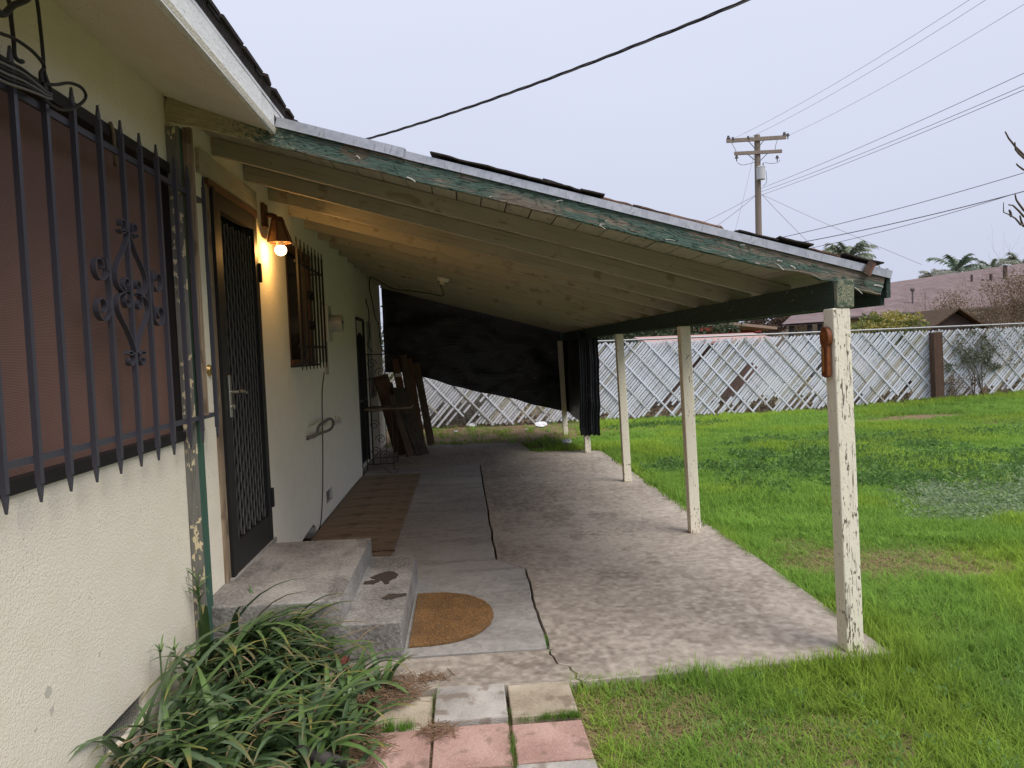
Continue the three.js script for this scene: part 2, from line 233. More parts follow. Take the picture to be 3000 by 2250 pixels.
const dryness = (x, z) => Math.max(ell(x, z, 2.9, -4.75, 0.85, 0.28), ell(x, z, 3.3, -4.5, 0.5, 0.22), 0.7 * ell(x, z, 2.35, -4.9, 0.35, 0.5), 0.95 * ell(x, z, 0.72, -2.92, 0.42, 0.36), 0.7 * ell(x, z, 1.2, -2.6, 0.5, 0.24), 0.55 * ell(x, z, 0.6, -2.45, 0.3, 0.2), 0.6 * ell(x, z, 2.3, -8.7, 0.5, 0.8), ell(x, z, 8.2, -12.7, 1.5, 0.42), 0.7 * ell(x, z, 9.8, -11.5, 1.2, 0.6), 0.8 * ell(x, z, 3.6, -13.2, 2.2, 0.5), 0.7 * ell(x, z, 5.2, -4.3, 0.7, 0.4));
const dirtness = (x, z) => Math.max(sst(-12.0, -12.3, z) * sst(3.4, 1.8, x), 0.85 * sst(-10.6, -10.9, z) * sst(2.4, 1.4, x), sst(-14.2, -14.75, z) * 0.8, 0.9 * ell(x, z, 8.4, -12.75, 1.1, 0.3), sst(0.5, 0.3, x) * (z > -3.2 ? 1 : 0));
const weedness = (x, z) => Math.max(ell(x, z, 5.0, -8.3, 2.1, 1.5), 0.9 * ell(x, z, 6.3, -10.4, 1.8, 0.7), 0.8 * ell(x, z, 3.9, -13.6, 0.9, 0.3));
const cloverness = (x, z) => Math.max(ell(x, z, 5.2, -6.3, 1.25, 0.85), 0.8 * ell(x, z, 6.5, -7.0, 1.3, 0.8));
{
  const xs = [], zs = [];
  for (const v of [-90, -50, -25, -12]) xs.push(v); for (let v = -6; v < 16; v += 0.22) xs.push(v); for (const v of [18, 24, 36, 60, 100]) xs.push(v);
  for (const v of [60, 30, 12, 5]) zs.push(v); for (let v = 2; v > -17; v -= 0.22) zs.push(v); for (const v of [-19, -24, -34, -50, -80, -140]) zs.push(v);
  const P = [], U = [], Cc = [], I = [];
  for (const z of zs) for (const x of xs) {
    P.push(x, inSlab(x, z, -0.15) && x > -1.6 ? -0.06 : gy(x, z), z); U.push(x, z);
    const d = Math.max(dirtness(x, z), dryness(x, z) * 0.8), far = z < -17 || x > 15 || z > 3; const g = far ? 0.5 : (1 - d) * (inSlab(x, z) ? 0 : 1) * (z < -15.1 ? 0.2 : 1);
    Cc.push(lerp(1, 0.42, g), lerp(1, 0.68, g), lerp(1, 0.30, g));
  }
  const nx = xs.length; for (let j = 0; j < zs.length - 1; j++) for (let i = 0; i < nx - 1; i++) { const a = j * nx + i; I.push(a, a + 1, a + nx, a + 1, a + nx + 1, a + nx); }
  const g = new THREE.BufferGeometry(); g.setAttribute('position', new THREE.Float32BufferAttribute(P, 3)); g.setAttribute('uv', new THREE.Float32BufferAttribute(U, 2)); g.setAttribute('color', new THREE.Float32BufferAttribute(Cc, 3)); g.setIndex(I); g.computeVertexNormals();
  structure('ground', g, tm(T.soil, 0.02, { vertexColors: true, roughness: 1 }));
}
const patio = new THREE.Group(); patio.name = 'patio'; patio.userData.kind = 'structure'; scene.add(patio);
{
  const J = [[0.492, -3.235], [0.46, -3.36], [0.40, -3.47], [0.385, -3.60], [0.38, -3.62]].concat([[0.383, -3.66], [0.375, -4.3], [0.384, -4.985], [0.186, -5.262], [0.18, -7.5], [0.178, -9.8]]);
  const jag = J.flatMap(([x, z], i) => { if (i === J.length - 1) return [[x, z]]; const [x2, z2] = J[i + 1], n = i < 4 ? 3 : 8, o = []; for (let k = 0; k < n; k++) { const t = k / n, a = k ? (i < 4 ? 0.02 : 0.006) : 0; o.push([lerp(x, x2, t) + rr(-a, a), lerp(z, z2, t) + rr(-a, a) * 0.5]); } return o; });
  const nrm = jag.map((_, i) => { const a = jag[Math.max(0, i - 2)], b = jag[Math.min(jag.length - 1, i + 2)], dx = b[0] - a[0], dz = b[1] - a[1], l = Math.hypot(dx, dz); return [-dz / l, dx / l]; }), off = (k) => jag.map(([x, z], i) => { const w = k * (i < 12 ? 0.005 : 0.0085); return [x + nrm[i][0] * w, z + nrm[i][1] * w]; }), right = off(1), left = off(-1);
  const k0 = jag.findIndex(([x, z]) => z <= -3.615);
  structure('slab_section', slabShape([...right, [-1.44, -9.81], [-1.44, -12.14], [-0.6, -12.15], [0.4, -12.03], [0.88, -11.92], [0.94, -11.4], [1.0, -10.83], [2.02, -10.56], [2.045, -8.5], [2.065, -6.1], [2.06, -4.5], [2.05, -3.30], [1.5, -3.275], [1.0, -3.25]].reverse(), 0, 0.12, 0.004), M.concrete, patio);
  structure('slab_section', slabShape([...left.slice(k0), [-1.36, -9.79], [-1.36, -3.63], [-0.3, -3.625]].reverse(), 0.004, 0.12, 0.003), M.smooth, patio);
  structure('slab_section', slabShape([...left.slice(0, k0), [0.37, -3.613], [-1.1, -3.605], [-1.1, -3.34], [-0.4, -3.28], [0.0, -3.262]].reverse(), 0, 0.12, 0.005), M.concrete, patio);
}

/* ------------------------------------------------------------------ house */
const house = thing('house', 'cream stucco house with white eave, barred windows and black mesh security door', 'house');
{
  mesh('wall', wallShape(rect(-2.5, 9.37, -0.12, 2.84), [rect(1.3, 3.6, 1.185, 2.52), rect(4.03, 4.97, 0.3, 2.53), rect(5.79, 6.75, 1.515, 2.5), rect(2.64, 2.99, 0.10, 0.212), rect(6.93, 7.25, 0.145, 0.26), [[5.82, -0.1], [6.42, -0.1], [6.40, 0.05], [6.3, 0.10], [6.05, 0.085], [5.86, 0.07]]], WX, 0.16), M.stucco, house);
  mesh('wall', wallShape(rect(9.365, 12.97, -0.12, 2.84), [rect(9.6, 10.35, 0.05, 2.08), rect(10.95, 11.9, 0.9, 2.1)], WX2, 0.16), M.stucco, house);
  mesh('wall', at(bx(7.42, 3.0, 0.16), -5.33, 1.38, -12.88), M.stucco, house);
  mesh('wall', at(bx(7.5, 3.0, 0.16), -5.28, 1.38, 2.42), M.stucco, house);
  mesh('wall', at(bx(0.16, 3.0, 16.2), -9.1, 1.38, -5.58), M.stucco, house);
  // soffit, roof and eave
  const slope = Math.atan(0.37), wS = 0.56;
  const sof = mesh('soffit', bx(wS, 0.02, 6.03), M.stucco, house); sof.rotation.z = -slope; sof.position.set(-1.11, 2.752, -0.535);
  const roof = mesh('roof', (() => { const s = new THREE.Shape([[-0.875, 2.70], [-1.42, 2.90], [-5.2, 4.30], [-9.5, 2.71], [-9.5, 2.84], [-5.2, 4.43], [-0.84, 2.825]].map(([x, y]) => new THREE.Vector2(x, y))); const g = new THREE.ExtrudeGeometry(s, { depth: 16.9, bevelEnabled: false }); return g.translate(0, 0, -14.1); })(), M.darkShingle, house);
  mesh('fascia', at(bx(4.6, 0.124, 0.022).rotateY(Math.PI / 2), -0.862, 2.702, -0.53), M.whitePaint, house);
  mesh('fascia', at(bx(0.478, 0.122, 0.021).rotateY(Math.PI / 2), -0.8625, 2.701, -3.073), M.whitePaint, house);
  mesh('fascia', at(bx(0.2, 0.12, 0.02).rotateY(Math.PI / 2), -0.863, 2.7005, -3.424), M.whitePaint, house); mesh('fascia', at(bx(10.5, 0.028, 0.02).rotateY(Math.PI / 2), -0.8655, 2.752, -8.79), M.whitePaint, house);
  mesh('drip_strip', at(bx(16.8, 0.052, 0.012).rotateY(Math.PI / 2), -0.858, 2.794, -5.7), plain(214, 216, 218, { roughness: 0.6 }), house);
  for (let i = 0, z = 0.2; z > -6.2; i++) { // ragged shingle ends at the eave
    const w = rr(0.14, 0.3), g = bx(0.16, 0.012, w - rr(0.004, 0.03)); const p = g.attributes.position; const dr = rr(0, 0.022), dl = rr(0, 0.012);
    for (let k = 0; k < p.count; k++) if (p.getX(k) > 0) { p.setX(k, p.getX(k) + (p.getZ(k) > 0 ? dl : -dl)); p.setY(k, p.getY(k) - (p.getZ(k) > 0 ? dr : dr * 0.5)); }
    g.rotateZ(-slope * 0.9); const m = mesh('shingle', g, M.darkShingle, roof); m.position.set(-0.90, 2.857 + rr(-0.004, 0.006), z - w / 2); z -= w;
  }
  for (let i = 0, z = 0.2; z > -6.2; i++) { const w = rr(0.05, 0.16), h = rr(0.01, 0.035); if (rnd() < 0.6) { const m = mesh('felt_flap', at(bx(0.006, h, w * 0.9), 0, -h / 2, 0), M.dark, roof); m.position.set(-0.842, 2.842, z - w / 2); m.rotation.z = rr(-0.1, 0.2); } z -= w; }
  // wide window with woven screen
  const win = mesh('window', at(bx(0.02, 1.33, 2.29), WX - 0.045, 1.852, -2.45), M.screen, house);
  { const uv = win.geometry.attributes.uv, p = win.geometry.attributes.position; for (let i = 0; i < p.count; i++) uv.setXY(i, p.getZ(i), p.getY(i)); }
  for (const [y, h] of [[1.207, 0.045], [2.497, 0.045]]) mesh('frame', at(bx(0.05, h, 2.3), WX - 0.012, y, -2.45), M.blackFrame, win);
  for (const z of [-1.325, -3.577]) mesh('frame', at(bx(0.052, 1.25, 0.045), WX - 0.0125, 1.852, z), M.blackFrame, win);
  for (const z of [-2.62]) mesh('frame', at(bx(0.012, 1.25, 0.03), WX - 0.05, 1.852, z), M.blackFrame, win);
  // corner trim: weathered board with green side, plus the wood strip beside the window
  const tb = mesh('corner_trim', at(bx(2.62, 0.06, 0.008, undefined, undefined).rotateZ(Math.PI / 2), WX + 0.031, 1.385, -3.553), M.grey, house);
  mesh('trim_post', at(bx(2.62, 0.06, 0.085).rotateZ(Math.PI / 2), WX + 0.031, 1.385, -3.602), M.greenTrim, tb);
  mesh('trim_strip', at(bx(1.4, 0.04, 0.03).rotateZ(Math.PI / 2), WX + 0.085, 2.0, -3.60), M.wood, tb);
  mesh('conduit_strap', at(rbx(0.012, 0.05, 0.06), WX + 0.07, 2.02, -3.61), M.plasticGrey, tb);
  // security door
  const door = mesh('security_door', merge([at(bx(0.05, 2.2, 0.07), WX + 0.006, 1.415, -4.155), at(bx(0.05, 2.2, 0.07), WX + 0.006, 1.415, -4.875), at(bx(0.048, 0.09, 0.66), WX + 0.006, 2.47, -4.515), at(bx(0.048, 0.2, 0.66), WX + 0.006, 0.415, -4.515)]), M.black, house);
  mesh('inner_door', at(bx(0.03, 2.23, 0.94), WX - 0.10, 1.415, -4.5), M.dark, door);
  { const L = [], p = 0.056, dy = 0.055, z0 = -4.19, y0 = 0.51, y1 = 2.43; // expanded metal: zig-zag strands that touch
    for (let k = 0; k <= 11; k++) { const pts = []; let n = 0; for (let y = y0; y <= y1; y += dy) { const sg = ((n + k) % 2) ? 1 : -1; pts.push(V3(WX + 0.008 + (sg > 0 ? 0.006 : -0.006), y, clamp(z0 - k * p + sg * p * 0.46, -4.845, -4.185))); n++; } const q = []; for (let i = 0; i < pts.length - 1; i++) { q.push(pts[i].clone().lerp(pts[i + 1], 0.14), pts[i].clone().lerp(pts[i + 1], 0.86)); } L.push(ribbon(q, 0.014, 0.009, V3(0.86, 0, 0.5).normalize())); }
    const mm = mesh('expanded_mesh', merge(L), M.doorIron, door); mm.userData.kind = 'stuff'; }
  const plate = mesh('door_handle', merge([at(rbx(0.012, 0.24, 0.04, 0.004), WX + 0.037, 1.36, -4.16), rod(V3(WX + 0.037, 1.385, -4.16), V3(WX + 0.09, 1.385, -4.16), 0.009, 10), tube([V3(WX + 0.09, 1.385, -4.155), V3(WX + 0.095, 1.385, -4.2), V3(WX + 0.092, 1.378, -4.27), V3(WX + 0.088, 1.372, -4.30)], 0.009, 12, 8), rod(V3(WX + 0.04, 1.30, -4.16), V3(WX + 0.06, 1.30, -4.16), 0.014, 12)]), M.steel, door);
  for (const y of [2.15, 0.62]) mesh('hinge', at(rbx(0.03, 0.13, 0.03, 0.004), WX + 0.03, y, -4.925), M.black, door);
  mesh('door_stile', at(bx(0.055, 2.23, 0.05), WX + 0.008, 1.415, -4.093), M.black, door);
  const fr = mesh('door_frame', at(bx(2.24, 0.03, 0.06).rotateZ(Math.PI / 2), WX + 0.002, 1.41, -4.035), M.wood, house);
  mesh('frame_board', at(bx(2.24, 0.028, 0.05).rotateZ(Math.PI / 2), WX + 0.002, 1.41, -4.945), M.brownFrame, fr);
  mesh('frame_board', at(bx(0.93, 0.05, 0.05).rotateY(Math.PI / 2), WX + 0.001, 2.545, -4.5), M.brownFrame, fr);
  mesh('head_trim', at(bx(1.06, 0.13, 0.02).rotateY(Math.PI / 2), WX + 0.011, 2.637, -4.46), M.cream, fr);
  mesh('threshold', at(bx(0.16, 0.03, 0.92), WX - 0.04, 0.322, -4.5), M.smooth, fr);
  // second window: brown frame set into the wall
  const w2 = mesh('window', at(bx(0.02, 0.97, 0.95), WX - 0.07, 2.007, -6.27), plain(40, 32, 28, { roughness: 0.25 }), house);
  mesh('frame', at(bx(0.99, 0.04, 0.05).rotateZ(Math.PI / 2), WX - 0.02, 2.007, -5.812), M.brownFrame, w2);
  mesh('frame', at(bx(0.99, 0.04, 0.05).rotateZ(Math.PI / 2), WX - 0.02, 2.007, -6.728), M.brownFrame, w2);
  for (const y of [1.535, 2.478]) mesh('frame', at(bx(0.87, 0.04, 0.06).rotateY(Math.PI / 2), WX - 0.018, y, -6.27), M.brownFrame, w2);
  mesh('sill', at(rbx(0.07, 0.02, 0.98, 0.004), WX + 0.01, 1.502, -6.27), M.blackFrame, w2);
  // far door and window in the set-back wall
  mesh('door', at(bx(0.04, 2.02, 0.75), WX2 - 0.12, 1.06, -9.975), plain(58, 52, 44), house);
  const w3 = mesh('window', at(bx(0.02, 1.2, 0.95), WX2 - 0.1, 1.5, -11.425), plain(30, 30, 32, { roughness: 0.2 }), house);
  for (const z of [-10.98, -11.425, -11.87]) mesh('frame', at(bx(0.05, 1.2, 0.05), WX2 - 0.06, 1.5, z), M.plasticGrey, w3);
  // foundation vents
  for (const [z, y, w, h, n] of [[-2.815, 0.156, 0.35, 0.112, 12], [-7.09, 0.2025, 0.32, 0.115, 10]]) {
    const v = mesh('foundation_vent', at(bx(0.01, h, w), WX - 0.12, y, z), M.dark, house), L = [];
    for (let k = 0; k <= n * 2; k++) L.push(at(bx(0.002, h, 0.0025), WX - 0.03, y, z - w / 2 + w * k / n / 2)); for (let k = 0; k <= 8; k++) L.push(at(bx(0.002, 0.0025, w), WX - 0.031, y - h / 2 + h * k / 8, z));
    mesh('vent_screen', merge(L), M.fenceWire, v);
  }
  for (const q of [[[128, 2030], [138, 2008], [148, 2012], [150, 2030], [142, 2044], [132, 2044]], [[146, 2078], [156, 2066], [158, 2080], [150, 2098]], [[286, 1912], [292, 1906], [294, 1922], [288, 1924]], [[100, 2140], [108, 2128], [110, 2134], [104, 2146]]]) { const sh = q.map(([u, v]) => onX(u + 2 * Math.sin(v), v, WX)).map(p => [-p.z, p.y]); mesh('scuff_mark', wallShape(sh, [], WX + 0.0012, 0.003), plain(192, 188, 176), house); }
  mesh('crawl_opening', at(bx(0.01, 0.26, 0.7), WX - 0.14, -0.0, -6.1), M.dark, house);
}

/* ------------------------------------------------------------------ porch cover */
const porch = thing('porch_cover', 'sloping wooden porch cover with peeling green rake board and cream posts', 'porch');
const PS = 0.283, PA = Math.atan(PS), U = (x) => 2.838 - PS * (x - WX), zr = (x) => -3.585 + 0.0627 * (x - WX), RY = -Math.atan(0.0627);       // underside of the roof boards
const Z0 = -3.345, Z1 = -13.02;
const lean = -0.045 / 1.7;
function postGeo(w, h, sizeJit) { // four faces share one flaked-paint sheet
  const g = new RoundedBoxGeometry(w, h, w, 2, 0.007), p = g.attributes.position, n = g.attributes.normal, uv = new Float32Array(p.count * 2);
  for (let i = 0; i < p.count; i++) {
    const ax = Math.abs(n.getX(i)), az = Math.abs(n.getZ(i)); let f, u; if (az >= ax) { f = n.getZ(i) > 0 ? 0 : 2; u = p.getX(i); } else { f = n.getX(i) > 0 ? 1 : 3; u = p.getZ(i); }
    uv[2 * i] = f * 0.09 + 0.045 + clamp(u, -0.044, 0.044) + sizeJit * 0.09; uv[2 * i + 1] = p.getY(i) + h / 2;
    p.setX(i, p.getX(i) + lean * (p.getY(i)));
  }
  g.setAttribute('uv', new THREE.BufferAttribute(uv, 2)); return g;
}
const postSpots = [[1.878, -3.37, 0, 0], [1.852, -5.70, 2, 0], [1.838, -8.045, 3, 0], [1.80, -10.43, 2, 0], [1.84, -13.0, 3, -0.06]];
postSpots.forEach(([x, z, f, y], i) => { const h = 1.704 - y, m = mesh('post', postGeo(i ? 0.087 : 0.09, h, f), M.post, porch); m.position.set(x - 0.022, y + h / 2, z); if (!i) m.rotation.y = 0.03; });
mesh('beam', at(bx(9.70, 0.133, 0.086).rotateY(Math.PI / 2), 1.853, 1.771, -8.205), M.green, porch);
{ const e = mesh('beam_end', at(uvBox(new RoundedBoxGeometry(0.088, 0.136, 0.03, 3, 0.006)), 1.854, 1.772, -3.335), M.endgrain, porch); }
for (let k = 0; k < 16; k++) { // rafters
  const z = -4.21 - 0.597 * k + (k ? rr(-0.015, 0.015) : 0); if (z < -12.9) break;
  const L = 3.36 / Math.cos(PA), m = mesh('rafter', bx(L, 0.094, 0.04), M.cream, porch); m.rotation.z = -PA;
  const cx = WX + 3.36 / 2; m.position.set(cx + 0.001, U(cx) - 0.05 - 0.001, z);
}
{ // roof boards run along the house
  const wB = 0.143, n = Math.floor(3.46 / Math.cos(PA) / wB);
  for (let k = 0; k < n; k++) {
    const s = (k + 0.5) * wB, x = WX + s * Math.cos(PA) + 0.004, zs = zr(x) - 0.012, m = mesh('roof_board', bx(zs - Z1, wB - rr(0.004, 0.008), 0.018).rotateX(Math.PI / 2).rotateY(Math.PI / 2), M.cream, porch);
    m.rotation.z = -PA; m.position.set(x, U(x) + 0.011 + rr(-0.0015, 0.0015), (zs + Z1) / 2);
  }
  const L = 2.94, rf = mesh('roofing', bx(L / Math.cos(PA), 0.008, 9.44), M.shingle, porch); rf.rotation.z = -PA; rf.position.set(-0.84 + L / 2, U(-0.84 + L / 2) + 0.031, -8.30);
}
{ // rake board, one sheet of paint along its whole length
  const L = 3.44 / Math.cos(PA), g = new THREE.BoxGeometry(L, 0.112, 0.036, 60, 4, 1), p = g.attributes.position, uv = g.attributes.uv;
  for (let i = 0; i < p.count; i++) { const x = p.getX(i), y = p.getY(i); uv.setXY(i, x + L / 2, y + 0.06); if (y < -0.05) p.setY(i, y + (vn(x * 9 + 50, 1, 4096, 4, 3) - 0.5) * 0.005 + 0.02 * sst(1.15, 1.35, x) * sst(1.7, 1.35, x) * vn(x * 30 + 80, 2, 4096, 8, 6)); }
  g.computeVertexNormals(); const m = mesh('rake_board', toCreasedNormals(g, 0.6), M.rake, porch), cx = WX + 1.72; m.rotation.set(0, RY, -PA); m.position.set(cx, U(cx) - 0.048, zr(cx) + 0.008);
  // paint peelings
  for (let i = 0; i < 46; i++) { const s = rr(2.0, 3.4) - (i % 4 ? 0 : 1.3), x = WX + s, v = rr(-0.105, -0.03), l = rr(0.015, 0.05), q = [], a = rr(-0.6, 0.6), cu = rr(0.2, 1.4); for (let k = 0; k < 5; k++) q.push(V3(k / 4 * l * Math.cos(a), k / 4 * l * Math.sin(a) - 0.3 * l * (k / 4) * (k / 4), 0.002 + 0.012 * Math.pow(k / 4, 2) * cu)); const f = mesh('paint_curl', ribbon(q, rr(0.003, 0.008), 0.0006, V3(-Math.sin(a), Math.cos(a), 0)), i % 3 ? M.greenTrim : M.plasticGrey, m); f.position.set((s - 1.72) / Math.cos(PA), v + 0.048, 0.018); }
  mesh('rake_trim_end', at(bx(0.02, 0.125, 0.04), 2.085, U(2.085) - 0.05, zr(2.085) + 0.004), M.green, porch);
  // eave fascia board along the low edge, its end showing
  mesh('low_fascia', at(bx(9.6, 0.15, 0.02).rotateY(Math.PI / 2), 2.075, U(2.075) - 0.075, -8.18), M.green, porch);
  mesh('drip_edge', at(bx(9.65, 0.05, 0.003).rotateY(Math.PI / 2), 2.098, U(2.075) + 0.005, -8.19), M.galv, porch);
  // rake flashing: long strip and the newer short strip by the eave
  const fl = (x0, x1, dy, h, zz) => { const Lf = (x1 - x0) / Math.cos(PA), f = mesh('flashing', merge([bx(Lf, h, 0.002), at(bx(Lf, 0.002, 0.07), 0, h / 2, -0.035), at(bx(Lf, 0.002, 0.008), 0, -h / 2, 0.004)]), M.galv, porch), c = (x0 + x1) / 2; f.rotation.set(0, RY, -PA); f.position.set(c, U(c) + dy, zr(c) + zz); return f; };
  fl(-0.27, 2.10, 0.002, 0.038, 0.030); fl(-0.845, -0.24, 0.009, 0.046, 0.036);
  // roll-roofing edge pieces along the rake, some curled over the flashing
  const edge = [[-0.12, 0.35, 0, 0.004], [0.30, 0.62, 0.004, 0.006], [0.60, 0.72, 0, 0.004], [0.70, 0.86, 0.022, 0.012, 1], [0.86, 1.04, 0.018, 0.012, 1], [1.02, 1.30, 0.024, 0.012, 1], [1.36, 1.56, 0.012, 0.008], [1.55, 1.72, 0, 0.010], [1.70, 1.86, 0.014, 0.006, 1], [1.86, 2.06, 0.0, 0.006], [1.98, 2.02, 0.075, 0.010, 1], [0.42, 0.52, 0.006, 0.014]];
  edge.forEach(([x0, x1, drop, lift, rust]) => {
    const n = 10, w = x1 - x0, P = []; const g = new THREE.BoxGeometry(w, 0.007, 0.2, n, 1, 6), p = g.attributes.position, dj = rr(0, 9);
    for (let i = 0; i < p.count; i++) { const x = p.getX(i), z = p.getZ(i), f = (z + 0.1) / 0.2, e = sst(0.62, 1, f); p.setY(i, p.getY(i) - drop * Math.pow(e, 0.6) * 1.05 + lift * f + 0.006 * vn(x * 22 + dj, f * 2, 4096, 64, 9)); p.setZ(i, z - (drop > 0.05 ? 0.06 * e : drop * e) + 0.008 * (vn(x * 30 + dj, 3, 4096, 8, 5) - 0.5) * f); }
    g.computeVertexNormals(); const c = (x0 + x1) / 2, m2 = mesh('roofing_edge', uvBox(toCreasedNormals(g, 0.6), rr(0, 3), rr(0, 3)), rust ? M.shingle : M.darkShingle, porch);
    m2.rotation.set(0, RY, -PA - (drop > 0.05 ? 0.25 : 0)); m2.position.set(c, U(c) + 0.037, zr(c) - 0.055 + (drop > 0.05 ? 0.068 : 0));
  });
}

/* ------------------------------------------------------------------ concrete steps, mat, boards, pavers */
{
  const s = new THREE.Shape([[-1.372, 0.004], [-0.372, 0.004], [-0.372, 0.192], [-0.672, 0.195], [-0.676, 0.325], [-1.372, 0.328]].map(([x, y]) => new THREE.Vector2(x, y)));
  const g = new THREE.ExtrudeGeometry(s, { depth: 1.2, bevelEnabled: true, bevelSize: 0.01, bevelThickness: 0.01, bevelOffset: -0.01, bevelSegments: 3 }); g.translate(0, 0, -4.83);
  const st = thing('concrete_steps', 'two grey concrete steps below the security door', 'steps'); mesh('treads', g, M.step, st);
  const stain = (px, col) => { const q = px.map(([x, y]) => onY(850 + x / 3.318, 1350 + y / 3.318, 0.196)); const m = mesh('stain', slabShape(q.map(p => [p.x, p.z]), 0.1985, 0.003, 0), plain(62, 54, 46, { roughness: 0.8 }), st); };
  const dense = (a) => { const o = []; a.forEach(([x, y], i) => { const [x2, y2] = a[(i + 1) % a.length]; for (let k = 0; k < 5; k++) o.push([lerp(x, x2, k / 5) + rr(-6, 6), lerp(y, y2, k / 5) + rr(-4, 4)]); }); return o; };
  stain(dense([[775, 1135], [850, 1105], [930, 1080], [1010, 1078], [1050, 1100], [1040, 1135], [975, 1160], [960, 1195], [920, 1198], [890, 1160], [810, 1200], [710, 1200], [730, 1175], [840, 1155]]));
  stain(dense([[895, 1340], [960, 1295], [1030, 1295], [1140, 1292], [1130, 1308], [1060, 1320], [1000, 1340], [940, 1348]]));
}
{
  const q = [], n = 40; for (let i = 0; i <= n; i++) { const a = -Math.PI / 2 + Math.PI * i / n; q.push([-0.35 + 0.465 * Math.pow(Math.cos(a), 0.72), -4.135 + 0.405 * Math.sin(a) + 0.01 * Math.cos(a)]); }
  const g = slabShape(q.map(([x, z]) => [x + rr(-0.004, 0.004), z + rr(-0.004, 0.004)]), 0.0235, 0.019, 0.004);
  const mat = thing('door_mat', 'brown half-round coir mat on the patio by the steps', 'mat'); mesh('pile', g, M.coir, mat);
  const L = []; for (let i = 0; i < 1500; i++) { const a = -Math.PI / 2 + Math.PI * rnd(), r = Math.sqrt(rnd()), x = -0.345 + 0.45 * r * Math.pow(Math.cos(a), 0.72), z = -4.135 + 0.395 * r * Math.sin(a), t = rr(0, 6.28), l = rr(0.006, 0.016); L.push(rod(V3(x, 0.0232, z), V3(x + l * Math.cos(t), 0.0232 + rr(0.001, 0.006), z + l * Math.sin(t)), 0.0007, 3)); }
  const f = mesh('fibres', merge(L), plain(176, 128, 70, { roughness: 1 }), mat); f.userData.kind = 'stuff';
}
[[[[-1.355, -5.52], [-0.612, -5.50], [-0.60, -9.2], [-1.355, -9.22]], 'long weathered plywood sheet lying along the house wall'], [[[-1.0, -4.87], [-0.56, -4.86], [-0.565, -5.46], [-0.99, -5.47]], 'short brown plywood offcut behind the lower step'], [[[-1.355, -4.87], [-1.015, -4.87], [-1.01, -5.49], [-1.355, -5.49]], 'small plywood offcut against the wall behind the steps']].forEach(([q, l], i) => { const s = single('plywood_sheet', slabShape(q, 0.018 + 0.001 * i, 0.012, 0.002), M.wood, l, 'board', 'plywood lying on the patio'); });
{ // stick lying across the boards
  single('stick', tube([V3(-0.86, 0.028, -5.62), V3(-0.78, 0.032, -5.585), V3(-0.68, 0.03, -5.60), V3(-0.6, 0.026, -5.58)], 0.012, 14, 6), M.bark, 'short dark stick lying on the plywood by the steps', 'stick');
}
const pavers = [[-0.187, 0.128, -3.245, -2.945, 'paveGrey', 0.012, 'grey square paver at the patio edge, white lime along one side'], [0.142, 0.43, -3.235, -2.945, 'paveTan', 0.006, 'tan square paver at the patio edge with moss along one side'], [-0.185, 0.127, -2.93, -2.625, 'pavePink', -0.008, 'pink square paver between the grey paver and the half pink one'], [0.14, 0.437, -2.905, -2.628, 'pavePink', -0.006, 'pink square paver at the lawn side of the path'], [-0.46, -0.195, -2.93, -2.62, 'pavePink', -0.012, 'pink square paver half under straw beside the leafy bed'], [0.135, 0.44, -2.615, -2.31, 'paveGrey', -0.004, 'grey paver at the lawn side below the pink pavers'], [-0.18, 0.125, -2.61, -2.305, 'paveTan', -0.006, 'tan paver in the path row below the pink pavers'], [-0.46, -0.2, -3.235, -2.945, 'paveTan', -0.022, 'sunken tan paver covered with soil beside the bed'], [-0.46, -0.195, -2.605, -2.3, 'pavePink', -0.012, 'pink paver below the half-covered one by the bed']];
pavers.forEach(([x0, x1, z0, z1, m, y, l]) => { const g = new RoundedBoxGeometry(x1 - x0, 0.05, z1 - z0, 3, 0.008); uvBox(g, rr(0, 5), rr(0, 5)); const p = single('paver', g, M[m], l, 'paver', 'paver path'); p.position.set((x0 + x1) / 2, y - 0.025, (z0 + z1) / 2); p.rotation.set(rr(-0.008, 0.008), rr(-0.012, 0.012), rr(-0.008, 0.008)); });

/* ------------------------------------------------------------------ window guards */
const AX = V3(1, 0, 0);
function spear(z, y0, y1, x, w, mat, parent, name = 'bar') { // square bar with pointed ends
  const g = merge([at(bx(w, y1 - y0, w), x, (y0 + y1) / 2, z), ...[1, -1].map(s => { const a = new THREE.Shape([[-0.5, 0], [-0.62, 0.35], [-0.62, 0.55], [0, 1.9], [0.62, 0.55], [0.62, 0.35], [0.5, 0]].map(([p, q]) => new THREE.Vector2(p * w, q * w * 1.7 * s))); const e = new THREE.ExtrudeGeometry(a, { depth: w * 0.5, bevelEnabled: false }); e.rotateY(Math.PI / 2); return e.translate(x - w * 0.25, s > 0 ? y1 : y0, z); })]);
  return mesh(name, g, mat, parent);
}
function spiral(cz, cy, r0, r1, a0, turns, dir, n = 26) { const o = []; for (let i = 0; i <= n; i++) { const t = i / n, a = a0 + dir * turns * 2 * Math.PI * t, r = lerp(r0, r1, Math.pow(t, 0.8)); o.push([cz + r * Math.cos(a), cy + r * Math.sin(a)]); } return o; }
